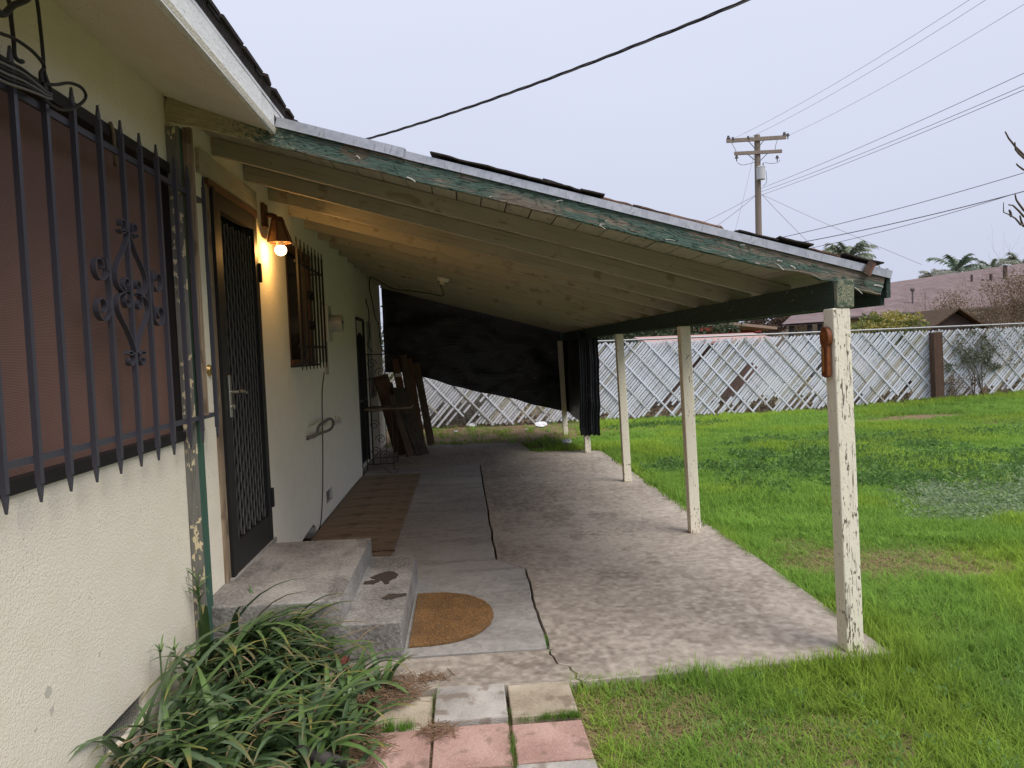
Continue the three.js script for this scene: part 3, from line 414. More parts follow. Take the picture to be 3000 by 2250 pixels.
{
  const g = thing('window_guard', 'dark iron bars with spear tips and scrollwork over the wide screened window', 'window bars'), xb = -1.285;
  const zs = [-1.72, -1.885, -2.05, -2.215, -2.379, -2.543, -2.717, -2.885, -3.046, -3.206, -3.400, -3.555, -3.765];
  zs.forEach((z, i) => { spear(z, i > 10 ? 1.225 : 1.215, 2.452, xb, 0.0175, M.iron, g); });
  mesh('rail', at(bx(2.1, 0.022, 0.012).rotateY(Math.PI / 2), xb - 0.014, 2.385, -2.73), M.iron, g);
  mesh('rail', at(bx(2.1, 0.022, 0.012).rotateY(Math.PI / 2), xb - 0.014, 1.29, -2.73), M.iron, g);
  for (const [z, y] of [[-3.765, 2.385], [-3.765, 1.29], [-1.75, 2.385], [-1.75, 1.29]]) mesh('bracket', at(bx(0.10, 0.02, 0.012), xb - 0.06, y, z), M.iron, g);
  const S = (pts) => mesh('scroll', ribbon(pts.map(([s, y]) => V3(xb + 0.004, y, s)), 0.02, 0.005, AX), M.iron, g), zc = -2.885;
  for (const m of [1, -1]) { // two stacked hearts beside the centre bar
    const up = [...spiral(0.052, 2.098, 0.010, 0.036, -0.4, 0.95, 1, 16), [0.010, 2.075], [0.016, 2.055], [0.055, 2.0], [0.108, 1.945], [0.128, 1.905], [0.122, 1.868], [0.095, 1.845], ...spiral(0.045, 1.873, 0.038, 0.012, -1.9, 0.95, 1, 26)];
    const lo = [...spiral(0.052, 1.582, 0.012, 0.036, 0.4, 0.95, -1, 16), [0.010, 1.605], [0.016, 1.628], [0.055, 1.69], [0.11, 1.745], [0.132, 1.785], [0.124, 1.815], [0.095, 1.833], ...spiral(0.045, 1.805, 0.038, 0.012, 1.9, 0.95, -1, 26)];
    for (const q of [up, lo]) S(new THREE.CatmullRomCurve3(q.map(([a, b]) => V3(0, b, zc + m * a)), false, 'centripetal').getPoints(110).map(p => [p.z, p.y]));
    // C scrolls on the neighbouring bars
    const zb = m > 0 ? -2.717 : -3.046, sg = m;
    const c = [...spiral(0.075, 1.915, 0.018, 0.055, 3.3, 1.15, -1, 26), [0.022, 1.89], [0.012, 1.85], [0.012, 1.81], [0.025, 1.775], ...spiral(0.075, 1.772, 0.055, 0.016, 3.6, 1.2, 1, 26)];
    S(new THREE.CatmullRomCurve3(c.map(([a, b]) => V3(0, b, zb + sg * a)), false, 'centripetal').getPoints(110).map(p => [p.z, p.y]));
  }
}
{
  const g = thing('window_guard', 'black iron bars over the small brown-framed window past the door', 'window bars'), xb = WX + 0.105;
  for (let k = 0; k < 8; k++) spear(-5.73 - k * 0.143, 1.52, 2.47, xb, 0.016, M.black, g);
  for (const y of [1.66, 2.33]) { mesh('rail', at(bx(1.04, 0.02, 0.01).rotateY(Math.PI / 2), xb - 0.013, y, -6.22), M.black, g); for (const z of [-6.7]) mesh('bracket', at(bx(0.1, 0.016, 0.012), xb - 0.06, y, z), M.black, g); }
  for (const m of [1, -1]) for (const yy of [1.85, 2.1]) mesh('scroll', ribbon(spiral(0.05 * m, yy, 0.055, 0.015, m > 0 ? 3.1 : 0, 1.3, m, 30).map(([s, y]) => V3(xb + 0.004, y, -6.16 + s)), 0.016, 0.004, AX), M.black, g);
}
{ // arched gate over the far door
  const g = thing('security_gate', 'black arched iron gate over the far back door', 'gate'), xb = WX2 + 0.04, z0 = -9.62, z1 = -10.33;
  for (let k = 0; k <= 7; k++) { const z = lerp(z0, z1, k / 7), t = (k / 7 - 0.5) * 2; mesh('bar', at(bx(0.014, 1.35 + 0.42 * Math.sqrt(1 - Math.min(1, t * t)), 0.014), xb, 0.1 + (1.35 + 0.42 * Math.sqrt(1 - Math.min(1, t * t))) / 2, z), M.black, g); }
  mesh('arch', tube(Array.from({ length: 17 }, (_, i) => { const a = Math.PI * i / 16; return V3(xb, 1.45 + 0.43 * Math.sin(a), lerp(z0, z1, 0.5) + 0.355 * Math.cos(a)); }), 0.014, 30, 6), M.black, g);
  for (const y of [0.12, 0.95]) mesh('rail', at(bx(0.014, 0.03, 0.71), xb, y, (z0 + z1) / 2), M.black, g);
  mesh('frame', merge([at(bx(0.03, 2.0, 0.035), xb, 1.06, z0 + 0.035), at(bx(0.03, 2.0, 0.035), xb, 1.06, z1 - 0.035), at(bx(0.03, 0.035, 0.74), xb, 2.075, (z0 + z1) / 2)]), M.black, g);
}

/* ------------------------------------------------------------------ lamp, meter, pipes and cables on the wall */
{
  const L = thing('wall_lamp', 'brown lantern wall lamp with a glowing bare bulb beside the security door', 'lamp', V3(WX, 2.575, -5.20));
  mesh('back_plate', at(rbx(0.025, 0.17, 0.11, 0.01), 0.0125, 0.01, 0), M.brownFrame, L);
  mesh('arm', tube([V3(0.02, 0.01, 0), V3(0.05, 0.012, 0.0), V3(0.085, 0.0, 0.0), V3(0.095, -0.03, 0)], 0.018, 12, 8), M.brownFrame, L);
  const cx = 0.105, hood = new THREE.CylinderGeometry(0.04, 0.085, 0.15, 6, 1, true);
  mesh('shade', at(hood.rotateZ(0.06), cx, -0.105, 0.0), plain(120, 92, 66, { roughness: 0.5, side: THREE.DoubleSide }), L);
  mesh('cap', at(new THREE.CylinderGeometry(0.036, 0.05, 0.03, 12), cx - 0.004, -0.018, 0), M.brownFrame, L);
  for (let k = 0; k < 6; k++) { const a = k * Math.PI / 3; mesh('rib', rod(V3(cx - 0.004 + 0.041 * Math.sin(a), -0.03, 0.041 * Math.cos(a)), V3(cx + 0.004 + 0.087 * Math.sin(a), -0.18, 0.087 * Math.cos(a)), 0.006, 6), M.brownFrame, L); }
  mesh('rim', at(new THREE.TorusGeometry(0.084, 0.006, 6, 6).rotateX(Math.PI / 2).rotateY(Math.PI / 6), cx + 0.004, -0.18, 0), M.brownFrame, L);
  mesh('bulb_base', at(new THREE.CylinderGeometry(0.022, 0.03, 0.07, 16), cx + 0.006, -0.185, 0.0), plain(220, 214, 200, { roughness: 0.5 }), L);
  const bulb = mesh('bulb', at(new THREE.SphereGeometry(0.041, 24, 16).scale(1, 0.98, 1), cx + 0.008, -0.236, 0.0), std({ color: 0xfff2d8, emissive: new THREE.Color().setRGB(1.0, 0.72, 0.36), emissiveIntensity: 4.2, roughness: 0.4 }), L);
  const pl = new THREE.PointLight(new THREE.Color().setRGB(1.0, 0.50, 0.13), 0.42, 0, 2); pl.position.set(cx + 0.008, -0.236, 0.0); pl.castShadow = true; pl.shadow.radius = 1.7; L.add(pl);
}
{
  const m = thing('electric_meter', 'round grey electric meter on a wall box past the barred window', 'meter', V3(WX, 1.88, -7.22));
  mesh('meter_box', at(rbx(0.07, 0.36, 0.22, 0.008), 0.035, 0.02, 0), M.plasticGrey, m); mesh('dial_cover', at(new THREE.CylinderGeometry(0.082, 0.086, 0.12, 28).rotateZ(-Math.PI / 2), 0.13, 0.02, 0), plain(170, 168, 158, { roughness: 0.35 }), m);
  mesh('display', at(bx(0.004, 0.026, 0.05), 0.1915, 0.03, 0.01), M.dark, m); mesh('ring', at(new THREE.TorusGeometry(0.088, 0.008, 8, 28).rotateY(Math.PI / 2), 0.075, 0.02, 0), M.steel, m);
  single('wood_strip', at(bx(0.02, 0.42, 0.07), WX + 0.011, 1.6, -7.24), M.cream, 'short cream board on the wall below the meter', 'board');
}
single('door_bell', at(new THREE.CylinderGeometry(0.026, 0.032, 0.016, 20).rotateZ(-Math.PI / 2), WX + 0.009, 1.517, -3.945), M.brass, 'round brass doorbell on the stucco strip beside the door', 'doorbell');
{
  const p = thing('hose_pipe_tap', 'bent copper pipe loop with tap sticking out of the wall', 'tap'), y = 0.93;
  mesh('pipe', tube([V3(WX, y - 0.05, -6.2), V3(WX + 0.07, y - 0.045, -6.25), V3(WX + 0.09, y + 0.03, -6.3), V3(WX + 0.1, y + 0.05, -6.5), V3(WX + 0.1, y + 0.045, -6.85), V3(WX + 0.1, y - 0.01, -6.95), V3(WX + 0.09, y - 0.045, -6.9), V3(WX + 0.05, y - 0.055, -6.5), V3(WX + 0.01, y - 0.06, -6.2)], 0.013, 60, 8), M.cableGrey, p);
  mesh('tap', merge([rod(V3(WX + 0.1, y - 0.01, -6.95), V3(WX + 0.13, y - 0.01, -7.15), 0.02, 10), rod(V3(WX + 0.11, y, -7.05), V3(WX + 0.11, y + 0.06, -7.05), 0.012, 8), at(new THREE.SphereGeometry(0.03, 10, 8), WX + 0.12, y + 0.01, -7.15)]), M.plasticGrey, p);
}
const cab = (pts, r, mat, label, cat = 'cable', seg = 40, group) => single('cable', tube(pts, r, seg, 6), mat, label, cat, group);
cab([[950, 1090], [944, 1150], [945, 1240], [946, 1350], [945, 1450], [940, 1530], [928, 1575]].map(([x, y]) => onX(x, y, WX + 0.006)), 0.0045, M.cable, 'thin dark cable running down the stucco below the meter');
cab([[[1083, 815], [1082, 840], [1090, 880], [1098, 925], [1110, 955], [1113, 990], [1122, 1030]]][0].map(([x, y]) => onX(x, y, WX2 + 0.02)), 0.008, M.cable, 'dark cable drooping down the far wall beside the window');
cab([[1072, 875], [1074, 890], [1080, 910], [1081, 950], [1082, 990], [1078, 1010], [1090, 1030]].map(([x, y]) => onX(x, y, WX2 + 0.02)), 0.008, M.cable, 'dark cable hanging between the far gate and window');
cab([[1082, 811, 0], [1100, 818], [1150, 845], [1200, 852], [1260, 860], [1299, 866], [1290, 830]].map(([x, y]) => onZ(x, y, -9.0)).map(p => (p.y = Math.min(p.y, U(p.x) - 0.10), p)), 0.007, M.cable, 'dark wire strung under the rafters to the ceiling lamp holder');
{ const l = thing('ceiling_lamp_holder', 'white round lamp holder under the porch rafters', 'lamp'); const p = onZ(1297, 815, -8.06); p.y = U(p.x) - 0.105; mesh('base', at(new THREE.CylinderGeometry(0.075, 0.06, 0.035, 20).rotateZ(-PA), p.x, p.y - 0.012, p.z), plain(220, 214, 196), l); mesh('socket', at(new THREE.CylinderGeometry(0.03, 0.026, 0.04, 14).rotateZ(-PA), p.x - 0.01, p.y - 0.045, p.z), plain(200, 194, 176), l); }
// loose cables tangled on the window guard
{
  const X0 = -1.25, q = (a, x = X0) => a.map(([u, v], i) => onX(u, v, x + (i % 2) * 0.006));
  cab(q([[5, -30], [25, 0], [33, 60], [40, 120], [45, 168], [55, 178], [66, 180]], -1.30), 0.007, M.cable, 'thick black cable hooked over the first guard spear');
  cab(q([[100, -30], [108, 0], [118, 80], [126, 160], [130, 210], [142, 245], [152, 270]], -1.28), 0.0055, M.cable, 'black cable dropping from the eave to the guard rail');
  cab(q([[-40, 80], [0, 97], [45, 115], [100, 155], [130, 195], [118, 215], [122, 250]], -1.27), 0.0055, M.cable, 'black cable arching from outside onto the second guard spear');
  cab(q([[125, 245], [160, 248], [210, 244], [240, 258], [252, 280], [235, 305], [190, 322], [150, 308], [125, 285]]), 0.0055, M.cable, 'brown cable loop around the third guard spear');
  for (let k = 0; k < 6; k++) cab(q([[-40 + k * 3, 150 + k * 14], [20, 178 + k * 13], [70, 205 + k * 11], [110, 240 + k * 7], [140, 268 + k * 4], [152, 275 + k * 3]], -1.265 + k * 0.003), 0.0045, k % 2 ? M.cableGrey : M.cable, (k % 2 ? 'grey' : 'black') + ' cable in the bundle tied along the top guard rail', 'cable', 30, 'bundled cables on the guard rail');
  cab(q([[-30, -20], [0, 40], [40, 15], [75, 0], [95, -20]], -1.22), 0.009, M.cable, 'thick black cable crossing under the eave corner');
  single('latch_hook', tube([[322, 358], [330, 380], [335, 420], [338, 470], [336, 485]].map(([u, v]) => onX(u, v, WX + 0.02)), 0.008, 16, 6), M.wood, 'thin rusty strap hanging down the window screen from its top frame', 'strap');
}

/* ------------------------------------------------------------------ thermometer on the near post */
{
  const c = onZ(2424, 1035, -3.37), x = 1.83 - 0.044, g = thing('post_thermometer', 'rusty spoon-shaped thermometer plate nailed to the near porch post', 'thermometer');
  const s = new THREE.Shape(); const y0 = onX(2438, 1100, x).y, y1 = onX(2420, 960, x).y, w = 0.034, hh = y1 - y0;
  s.moveTo(-w * 0.75, 0); s.lineTo(-w * 0.72, hh * 0.62); s.bezierCurveTo(-w * 1.35, hh * 0.72, -w * 1.3, hh * 0.98, 0, hh); s.bezierCurveTo(w * 1.3, hh * 0.98, w * 1.35, hh * 0.72, w * 0.72, hh * 0.62); s.lineTo(w * 0.75, 0); s.lineTo(0, -0.008); s.lineTo(-w * 0.75, 0);
  const e = new THREE.ExtrudeGeometry(s, { depth: 0.012, bevelEnabled: true, bevelSize: 0.004, bevelThickness: 0.006, bevelSegments: 3 }); e.rotateY(-Math.PI / 2); mesh('plate', uvBox(e.translate(x - 0.002, y0, -3.37)), M.rust, g);
  mesh('tube', at(bx(0.006, hh * 0.5, 0.008), x - 0.024, y0 + hh * 0.32, -3.37), plain(150, 104, 56, { roughness: 0.3 }), g);
  mesh('hanger', at(new THREE.TorusGeometry(0.006, 0.002, 6, 12).rotateY(Math.PI / 2), x - 0.008, y1 + 0.007, -3.37), M.steel, g);
}

/* ------------------------------------------------------------------ black tarp closing the far end */
{
  const n = 60, m = 24, P = [], Uv = [], I = [], zT = -13.07;
  const low = [[-1.36, 1.25], [-0.95, 1.235], [-0.82, 1.165], [-0.6, 1.10], [-0.18, 0.945], [0.35, 0.80], [0.87, 0.68], [1.3, 0.53], [1.92, 0.38]];
  const lo = (x) => { for (let i = 0; i < low.length - 1; i++) if (x <= low[i + 1][0]) return lerp(low[i][1], low[i + 1][1], sst(0, 1, clamp((x - low[i][0]) / (low[i + 1][0] - low[i][0]))) * 0.3 + clamp((x - low[i][0]) / (low[i + 1][0] - low[i][0])) * 0.7); return 0.4; };
  const P2 = []; // path in plan: along the end, round the corner post, along the beam to the next post, bunched there
  for (let i = 0; i <= 44; i++) P2.push([lerp(-1.425, 1.90, i / 44), zT, null]);
  for (let i = 1; i <= 17; i++) { const t = i / 17; P2.push([1.915 - 0.012 * Math.sin(t * 9), lerp(-13.04, -10.48, t), lerp(0.38, 0.26, t)]); }
  for (let i = 1; i <= 30; i++) { const t = i / 30; P2.push([1.985 - 0.30 * t + 0.012 * Math.sin(i * 1.3), -10.345 + 0.022 * Math.sin(i * 1.7), 0.262 - 0.012 * Math.sin(i * 0.9)]); }
  for (let i = 1; i <= 6; i++) P2.push([1.685 + 0.012 * i, -10.36 - 0.035 * i, 0.27]);
  const N = P2.length; let len = 0;
  for (let i = 0; i < N; i++) {
    const [x, z, b] = P2[i]; if (i) len += Math.hypot(x - P2[i - 1][0], z - P2[i - 1][1]);
    const top = b === null ? Math.min(U(x) - 0.012, 2.80) : Math.min(1.80, U(x) - 0.05), bot = b === null ? lo(x) : b;
    for (let j = 0; j <= m; j++) { const t = j / m, y = lerp(top, bot, t), k = (fb(x * 0.13 + 0.4, y * 0.2 + z * 0.05 + 3, 16, 16, 3, 77) - 0.5) * 0.12 * sst(0, 0.2, t); P.push(x + (b === null ? 0 : k * 0.3), y, z + k * (i < 62 ? 1 : 0.3)); Uv.push(len, y); }
  }
  for (let i = 0; i < N - 1; i++) for (let j = 0; j < m; j++) { const a = i * (m + 1) + j; I.push(a, a + 1, a + m + 1, a + 1, a + m + 2, a + m + 1); }
  const g = new THREE.BufferGeometry(); g.setAttribute('position', new THREE.Float32BufferAttribute(P, 3)); g.setAttribute('uv', new THREE.Float32BufferAttribute(Uv, 2)); g.setIndex(I); g.computeVertexNormals();
  M.tarp.side = THREE.DoubleSide; const t = thing('black_tarp', 'black tarp hung across the far end of the porch and bunched at a post', 'tarp'); mesh('sheet', g, M.tarp, t);
  for (const [x, dy] of [[-0.82, 0.1], [-0.18, 0.1], [0.45, 0.11], [1.1, 0.1]]) mesh('tie', rod(V3(x, lo(x) + 0.01, zT + 0.02), V3(x - 0.005, lo(x) - dy, zT + 0.03), 0.004, 5), M.cable, t);
}

/* ------------------------------------------------------------------ iron rack and leaning boards by the far wall */
{
  const g = thing('iron_rack', 'rusty wrought iron plant rack holding a plank shelf by the far gate', 'rack'), z0 = -9.75, z1 = -10.35, x0 = -1.36, x1 = -1.0;
  const rd = (name, a, b, r = 0.007) => mesh(name, rod(a, b, r, 6), M.ironRust, g); M.ironRust = plain(70, 56, 48, { roughness: 0.7, metalness: 0.3 });
  for (const [x, z] of [[x0, z0], [x1, z0], [x0, z1], [x1, z1]]) rd('leg', V3(x, 0.0, z), V3(x, x === x0 ? 1.6 : 0.82, z), 0.008);
  for (const y of [0.08, 0.81]) for (const [a, b] of [[[x0, z0], [x1, z0]], [[x1, z0], [x1, z1]], [[x1, z1], [x0, z1]], [[x0, z1], [x0, z0]]]) rd('rail', V3(a[0], y, a[1]), V3(b[0], y, b[1]));
  for (const y of [1.24, 1.58]) { rd('rail', V3(x0, y, z0), V3(-1.07, y, z0)); rd('rail', V3(x0, y, z1), V3(-1.1, y, z1)); rd('rail', V3(-1.08, y, z0), V3(-1.08, y, z1)); }
  for (let k = 1; k < 4; k++) rd('spindle', V3(lerp(x0, x1, k / 4), 0.08, z0), V3(lerp(x0, x1, k / 4), 0.81, z0), 0.005);
  for (const [cx, cy, s] of [[-1.24, 0.62, 1], [-1.16, 0.42, -1], [-1.24, 0.25, 1], [-1.1, 0.2, -1], [-1.24, 1.45, 1], [-1.12, 1.33, -1]]) mesh('scroll', tube(spiral(0, 0, 0.075, 0.018, s > 0 ? 0 : 3.1, 1.4, s, 26).map(([a, b]) => V3(cx + a, cy + b, z0 + 0.012)), 0.005, 50, 5), M.ironRust, g);
  for (const [a, b, c] of [[[-1.2, 1.1], [-1.0, 0.95], [-0.95, 0.82]], [[-0.95, 0.8], [-0.83, 0.55], [-0.86, 0.3]], [[-1.0, 0.8], [-0.75, 0.7], [-0.72, 0.4]]]) mesh('loose_wire', tube([a, b, c].map(([x, y]) => V3(x, y, z0 + 0.03)), 0.004, 20, 5), M.ironRust, g);
  mesh('loose_wire', tube([[-1.1, 0.08], [-1.0, 0.01], [-0.93, 0.012], [-0.92, 0.05], [-0.97, 0.06]].map(([x, y]) => V3(x, y, z0 + 0.35)), 0.004, 20, 5), M.ironRust, g);
  const s = single('shelf_plank', at(bx(0.62, 0.022, 0.5), -1.05, 0.833, -9.99), M.wood, 'bare plank lying as a shelf on the iron rack', 'board');
}
M.oldGrey = tm(T.wood, 0.003, { color: 0x8f9290 }); M.shadedWood = tm(T.wood, 0.003, { color: 0xb0a498 });  // the brown tint darkens the wood: far-end shade put into its colour
{ // boards leaning against the wall: foot and head of each
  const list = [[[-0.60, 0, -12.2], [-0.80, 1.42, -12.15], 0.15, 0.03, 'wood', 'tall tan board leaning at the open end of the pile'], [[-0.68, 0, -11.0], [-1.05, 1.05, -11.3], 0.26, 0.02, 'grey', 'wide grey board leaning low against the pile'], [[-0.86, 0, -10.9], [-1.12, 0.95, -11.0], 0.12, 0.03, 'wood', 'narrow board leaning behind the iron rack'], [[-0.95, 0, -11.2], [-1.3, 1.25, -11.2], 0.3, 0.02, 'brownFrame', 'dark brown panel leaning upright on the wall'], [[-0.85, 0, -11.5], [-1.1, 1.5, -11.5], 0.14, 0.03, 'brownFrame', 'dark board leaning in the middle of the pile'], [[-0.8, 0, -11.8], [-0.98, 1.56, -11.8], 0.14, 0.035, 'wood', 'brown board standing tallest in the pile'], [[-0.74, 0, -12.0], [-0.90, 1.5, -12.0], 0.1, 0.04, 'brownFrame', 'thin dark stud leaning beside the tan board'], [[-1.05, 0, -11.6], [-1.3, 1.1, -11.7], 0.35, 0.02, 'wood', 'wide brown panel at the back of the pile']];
  for (const [a, b, w, t, m, l] of list) { const A = V3(...a), B = V3(...b); single('leaning_board', bar(A, B, w, t, V3(1, 0.2, 0.9)), M[m === 'grey' ? 'oldGrey' : m === 'wood' ? 'shadedWood' : m], l, 'board', 'boards leaning at the far wall'); }
  single('paper_tag', at(bx(0.1, 0.05, 0.002), -1.0, 1.25, -11.05), plain(190, 186, 178), 'pale scrap stuck on the leaning boards', 'paper');
}

/* ------------------------------------------------------------------ slatted chain-link fence */
const FZ = -14.9;
{
  const g = thing('slat_fence', 'chain-link fence woven with white diagonal slats behind the lawn', 'fence'), x0 = -2.6, x1 = 14.6, top = 1.665, A = 48 * Math.PI / 180, R = RNG(5);
  const r2 = (a, b) => a + (b - a) * R(), by = (x) => gy(x, FZ) + 0.03;
  const sg = [0, 1, 2].map(i => { const q = new RoundedBoxGeometry(1, 0.045 - i * 0.001, 0.010, 1, 0.004); return q; }), thick = new RoundedBoxGeometry(1, 0.034, 0.012, 1, 0.004);
  const gaps = [[-1.2, 0.62, 0.0, 0.75, 0.35], [5.45, 5.75, 0.2, 0.9, 0.9], [7.2, 8.2, 0, 0.5, 0.4], [3.9, 4.6, 0.0, 0.35, 0.5], [11.0, 12.6, 0, 0.5, 0.4], [6.1, 6.9, 0, 0.4, 0.5], [8.6, 9.9, 0, 0.42, 0.45]];
  const put = (x, ya, yb, m, dir, z, w) => { // x where the slat would meet the ground line y=0
    const L = (yb - ya) / Math.sin(A), mm = mesh('slat', w, R() < 0.13 ? M.slatDirty : m, g), yc = (ya + yb) / 2; mm.scale.x = L; mm.rotation.z = dir > 0 ? A + r2(-0.005, 0.005) : Math.PI - A + r2(-0.008, 0.008); mm.rotation.x = r2(-0.03, 0.03); mm.position.set(x + dir * yc / Math.tan(A), yc, z);
  };
  for (let x = x0 - 1.5; x < x1; x += 0.076) {
    const xm = x + 0.75; let ya = by(x) + r2(0, 0.05), yb = top - 0.02 - (R() < 0.06 ? r2(0.05, 0.3) : r2(0, 0.015));
    if (R() < 0.03) continue; let miss = false;
    for (const [a, b, lo, hi, pr] of gaps) if (x + 0.3 > a && x + 0.3 < b && R() < pr) { if (lo > 0.1) { put(x, hi + r2(-0.2, 0.2), yb, M.slat, 1, FZ, sg[0]); if (R() < 0.4) miss = true; else yb = lo + r2(0, 0.2); } else ya = Math.max(ya, r2(0.15, hi)); }
    if (R() < 0.08) ya += r2(0.1, 0.35);
    if (!miss && yb - ya > 0.15) put(x + r2(-0.004, 0.004), ya, yb, R() < 0.75 ? M.slat : M.slatB, 1, FZ + r2(-0.004, 0.004), sg[Math.floor(R() * 3)]);
  }
  let k = 0; for (let x = x0 + 1.0; x < x1 + 1.6; x += 0.435) { put(x + r2(-0.02, 0.02), by(x) + (R() < 0.25 ? r2(0.05, 0.5) : 0), top - 0.01, k++ % 2 ? M.slatGrey : M.slat, -1, FZ + 0.018, thick); }
  mesh('top_rail', rod(V3(x0, top, FZ), V3(x1, top + 0.06, FZ), 0.021, 10), M.fenceWire, g);
  const L = []; for (let x = x0 - 1.5; x < x1; x += 0.15) { L.push(bar(V3(x, 0.0, FZ - 0.008), V3(x + 1.5, 1.66, FZ - 0.008), 0.003, 0.003)); if (Math.round(x * 100) % 2) L.push(bar(V3(x + 1.5, 0.0, FZ + 0.012), V3(x, 1.66, FZ + 0.012), 0.002, 0.002)); }
  const cl = mesh('chain_link', merge(L), plain(96, 96, 96, { roughness: 0.6 }), g); cl.userData.kind = 'stuff';
  for (const x of [-1.2, 1.75, 4.7, 7.6, 13.3]) mesh('line_post', rod(V3(x, -0.05, FZ - 0.04), V3(x, 1.66, FZ - 0.04), 0.025, 10), M.fenceWire, g);
}
single('fence_post', (() => { const g = bx(1.62, 0.2, 0.16).rotateZ(Math.PI / 2); g.rotateZ(0.028); return g.translate(10.27, 0.79, FZ + 0.14); })(), tm(tex(256, 512, 0.6, 0.3, (u, v) => { const g = fb(u, v, 5, 40, 4, 1701); return [...mixc(C(62, 44, 36), C(104, 78, 62), g), g]; }), 0.006), 'dark brown timber post standing in front of the slat fence', 'post');
single('grey_panel', at(bx(2.0, 1.55, 0.05), -0.35, 0.75, -15.6), plain(140, 136, 128), 'grey board panel standing behind the broken fence slats', 'panel');

/* ------------------------------------------------------------------ foliage helpers */
const leafMat = (r, g, b, t = 0.4) => new THREE.MeshPhysicalMaterial({ color: new THREE.Color().setRGB(r, g, b), roughness: 0.9, side: THREE.DoubleSide, transmission: t, thickness: 0, vertexColors: true });
function leafCloud(n, size, fn, seed, tint = 0.35, asp = 0.5) { // fn(R) -> point on/in the crown or null
  const R = RNG(seed), P = [], Cc = [], N = [];
  for (let i = 0; i < n; i++) {
    const p = fn(R); if (!p) continue; const s = size * (0.6 + 0.8 * R()), a = R() * 6.283, e = (R() - 0.35) * 2.2;
    const d = V3(Math.cos(a) * Math.cos(e), Math.sin(e), Math.sin(a) * Math.cos(e)), q = V3(R() - 0.5, R() - 0.5, R() - 0.5).cross(d).normalize(), c = 1 - tint * R();
    const v = [p, p.clone().addScaledVector(d, s * 0.5).addScaledVector(q, s * asp * 0.5), p.clone().addScaledVector(d, s), p.clone().addScaledVector(d, s * 0.5).addScaledVector(q, -s * asp * 0.5)];
    const nn = q.clone().cross(d).normalize();
    for (const k of [0, 1, 2, 0, 2, 3]) { P.push(v[k].x, v[k].y, v[k].z); N.push(nn.x, nn.y, nn.z); Cc.push(c * (0.9 + 0.2 * R()), c, c * (0.8 + 0.3 * R())); }
  }
  const g = new THREE.BufferGeometry(); g.setAttribute('position', new THREE.Float32BufferAttribute(P, 3)); g.setAttribute('normal', new THREE.Float32BufferAttribute(N, 3)); g.setAttribute('color', new THREE.Float32BufferAttribute(Cc, 3)); return g;
}
function blobCrown(cx, cy, cz, rx, ry, rz, nb, seed) { // uneven crown made of many lobes
  const R = RNG(seed), B = []; for (let i = 0; i < nb; i++) { const a = R() * 6.283, e = Math.asin(R() * 2 - 1), r = 0.45 + 0.5 * R(); B.push([cx + rx * r * Math.cos(a) * Math.cos(e), cy + ry * r * Math.sin(e), cz + rz * r * Math.sin(a) * Math.cos(e), 0.22 + 0.24 * R()]); }
  return (Q) => { const b = B[Math.floor(Q() * nb)], a = Q() * 6.283, e = Math.asin(Q() * 2 - 1), r = Math.pow(Q(), 0.35) * b[3]; return V3(b[0] + rx * r * Math.cos(a) * Math.cos(e), b[1] + ry * r * Math.sin(e), b[2] + rz * r * Math.sin(a) * Math.cos(e)); };
}
function branches(base, dir, len, r, depth, R, out, spread = 0.6, upw = 0.25) {
  const pts = [base.clone()]; let p = base.clone(), d = dir.clone(); const n = 4; for (let i = 0; i < n; i++) { d.add(V3(R() - 0.5, R() - 0.5 + upw * 0.4, R() - 0.5).multiplyScalar(0.35)).normalize(); p = p.clone().addScaledVector(d, len / n); pts.push(p); }
  for (let i = 0; i < n; i++) out.push(rod(pts[i], pts[i + 1], r * (1 - 0.5 * i / n), depth > 1 ? 7 : 4, r * (1 - 0.5 * (i + 1) / n)));
  if (depth > 0) { const k = 2 + Math.floor(R() * 2); for (let i = 0; i < k; i++) { const t = 2 + Math.floor(R() * (n - 1)); const nd = d.clone().add(V3(R() - 0.5, R() - 0.3, R() - 0.5).multiplyScalar(spread * 2.2)).normalize(); branches(pts[Math.min(n, t)], nd, len * (0.55 + 0.25 * R()), r * 0.5, depth - 1, R, out, spread, upw); } }
}
function tree(name, label, cat, x, z, h, cy, rx, ry, rz, n, size, col, seed, group, trunkR = 0.12) {
  const t = thing(name, label, cat, V3(x, 0, z), group), out = [], R = RNG(seed); branches(V3(0, -0.05, 0), V3(0, 1, 0), h * 0.55, trunkR, 2, R, out);
  mesh('trunk', merge(out), M.bark, t); mesh('crown', leafCloud(n, size, blobCrown(0, cy, 0, rx, ry, rz, 26, seed + 1), seed + 2), leafMat(...col), t); return t;
}
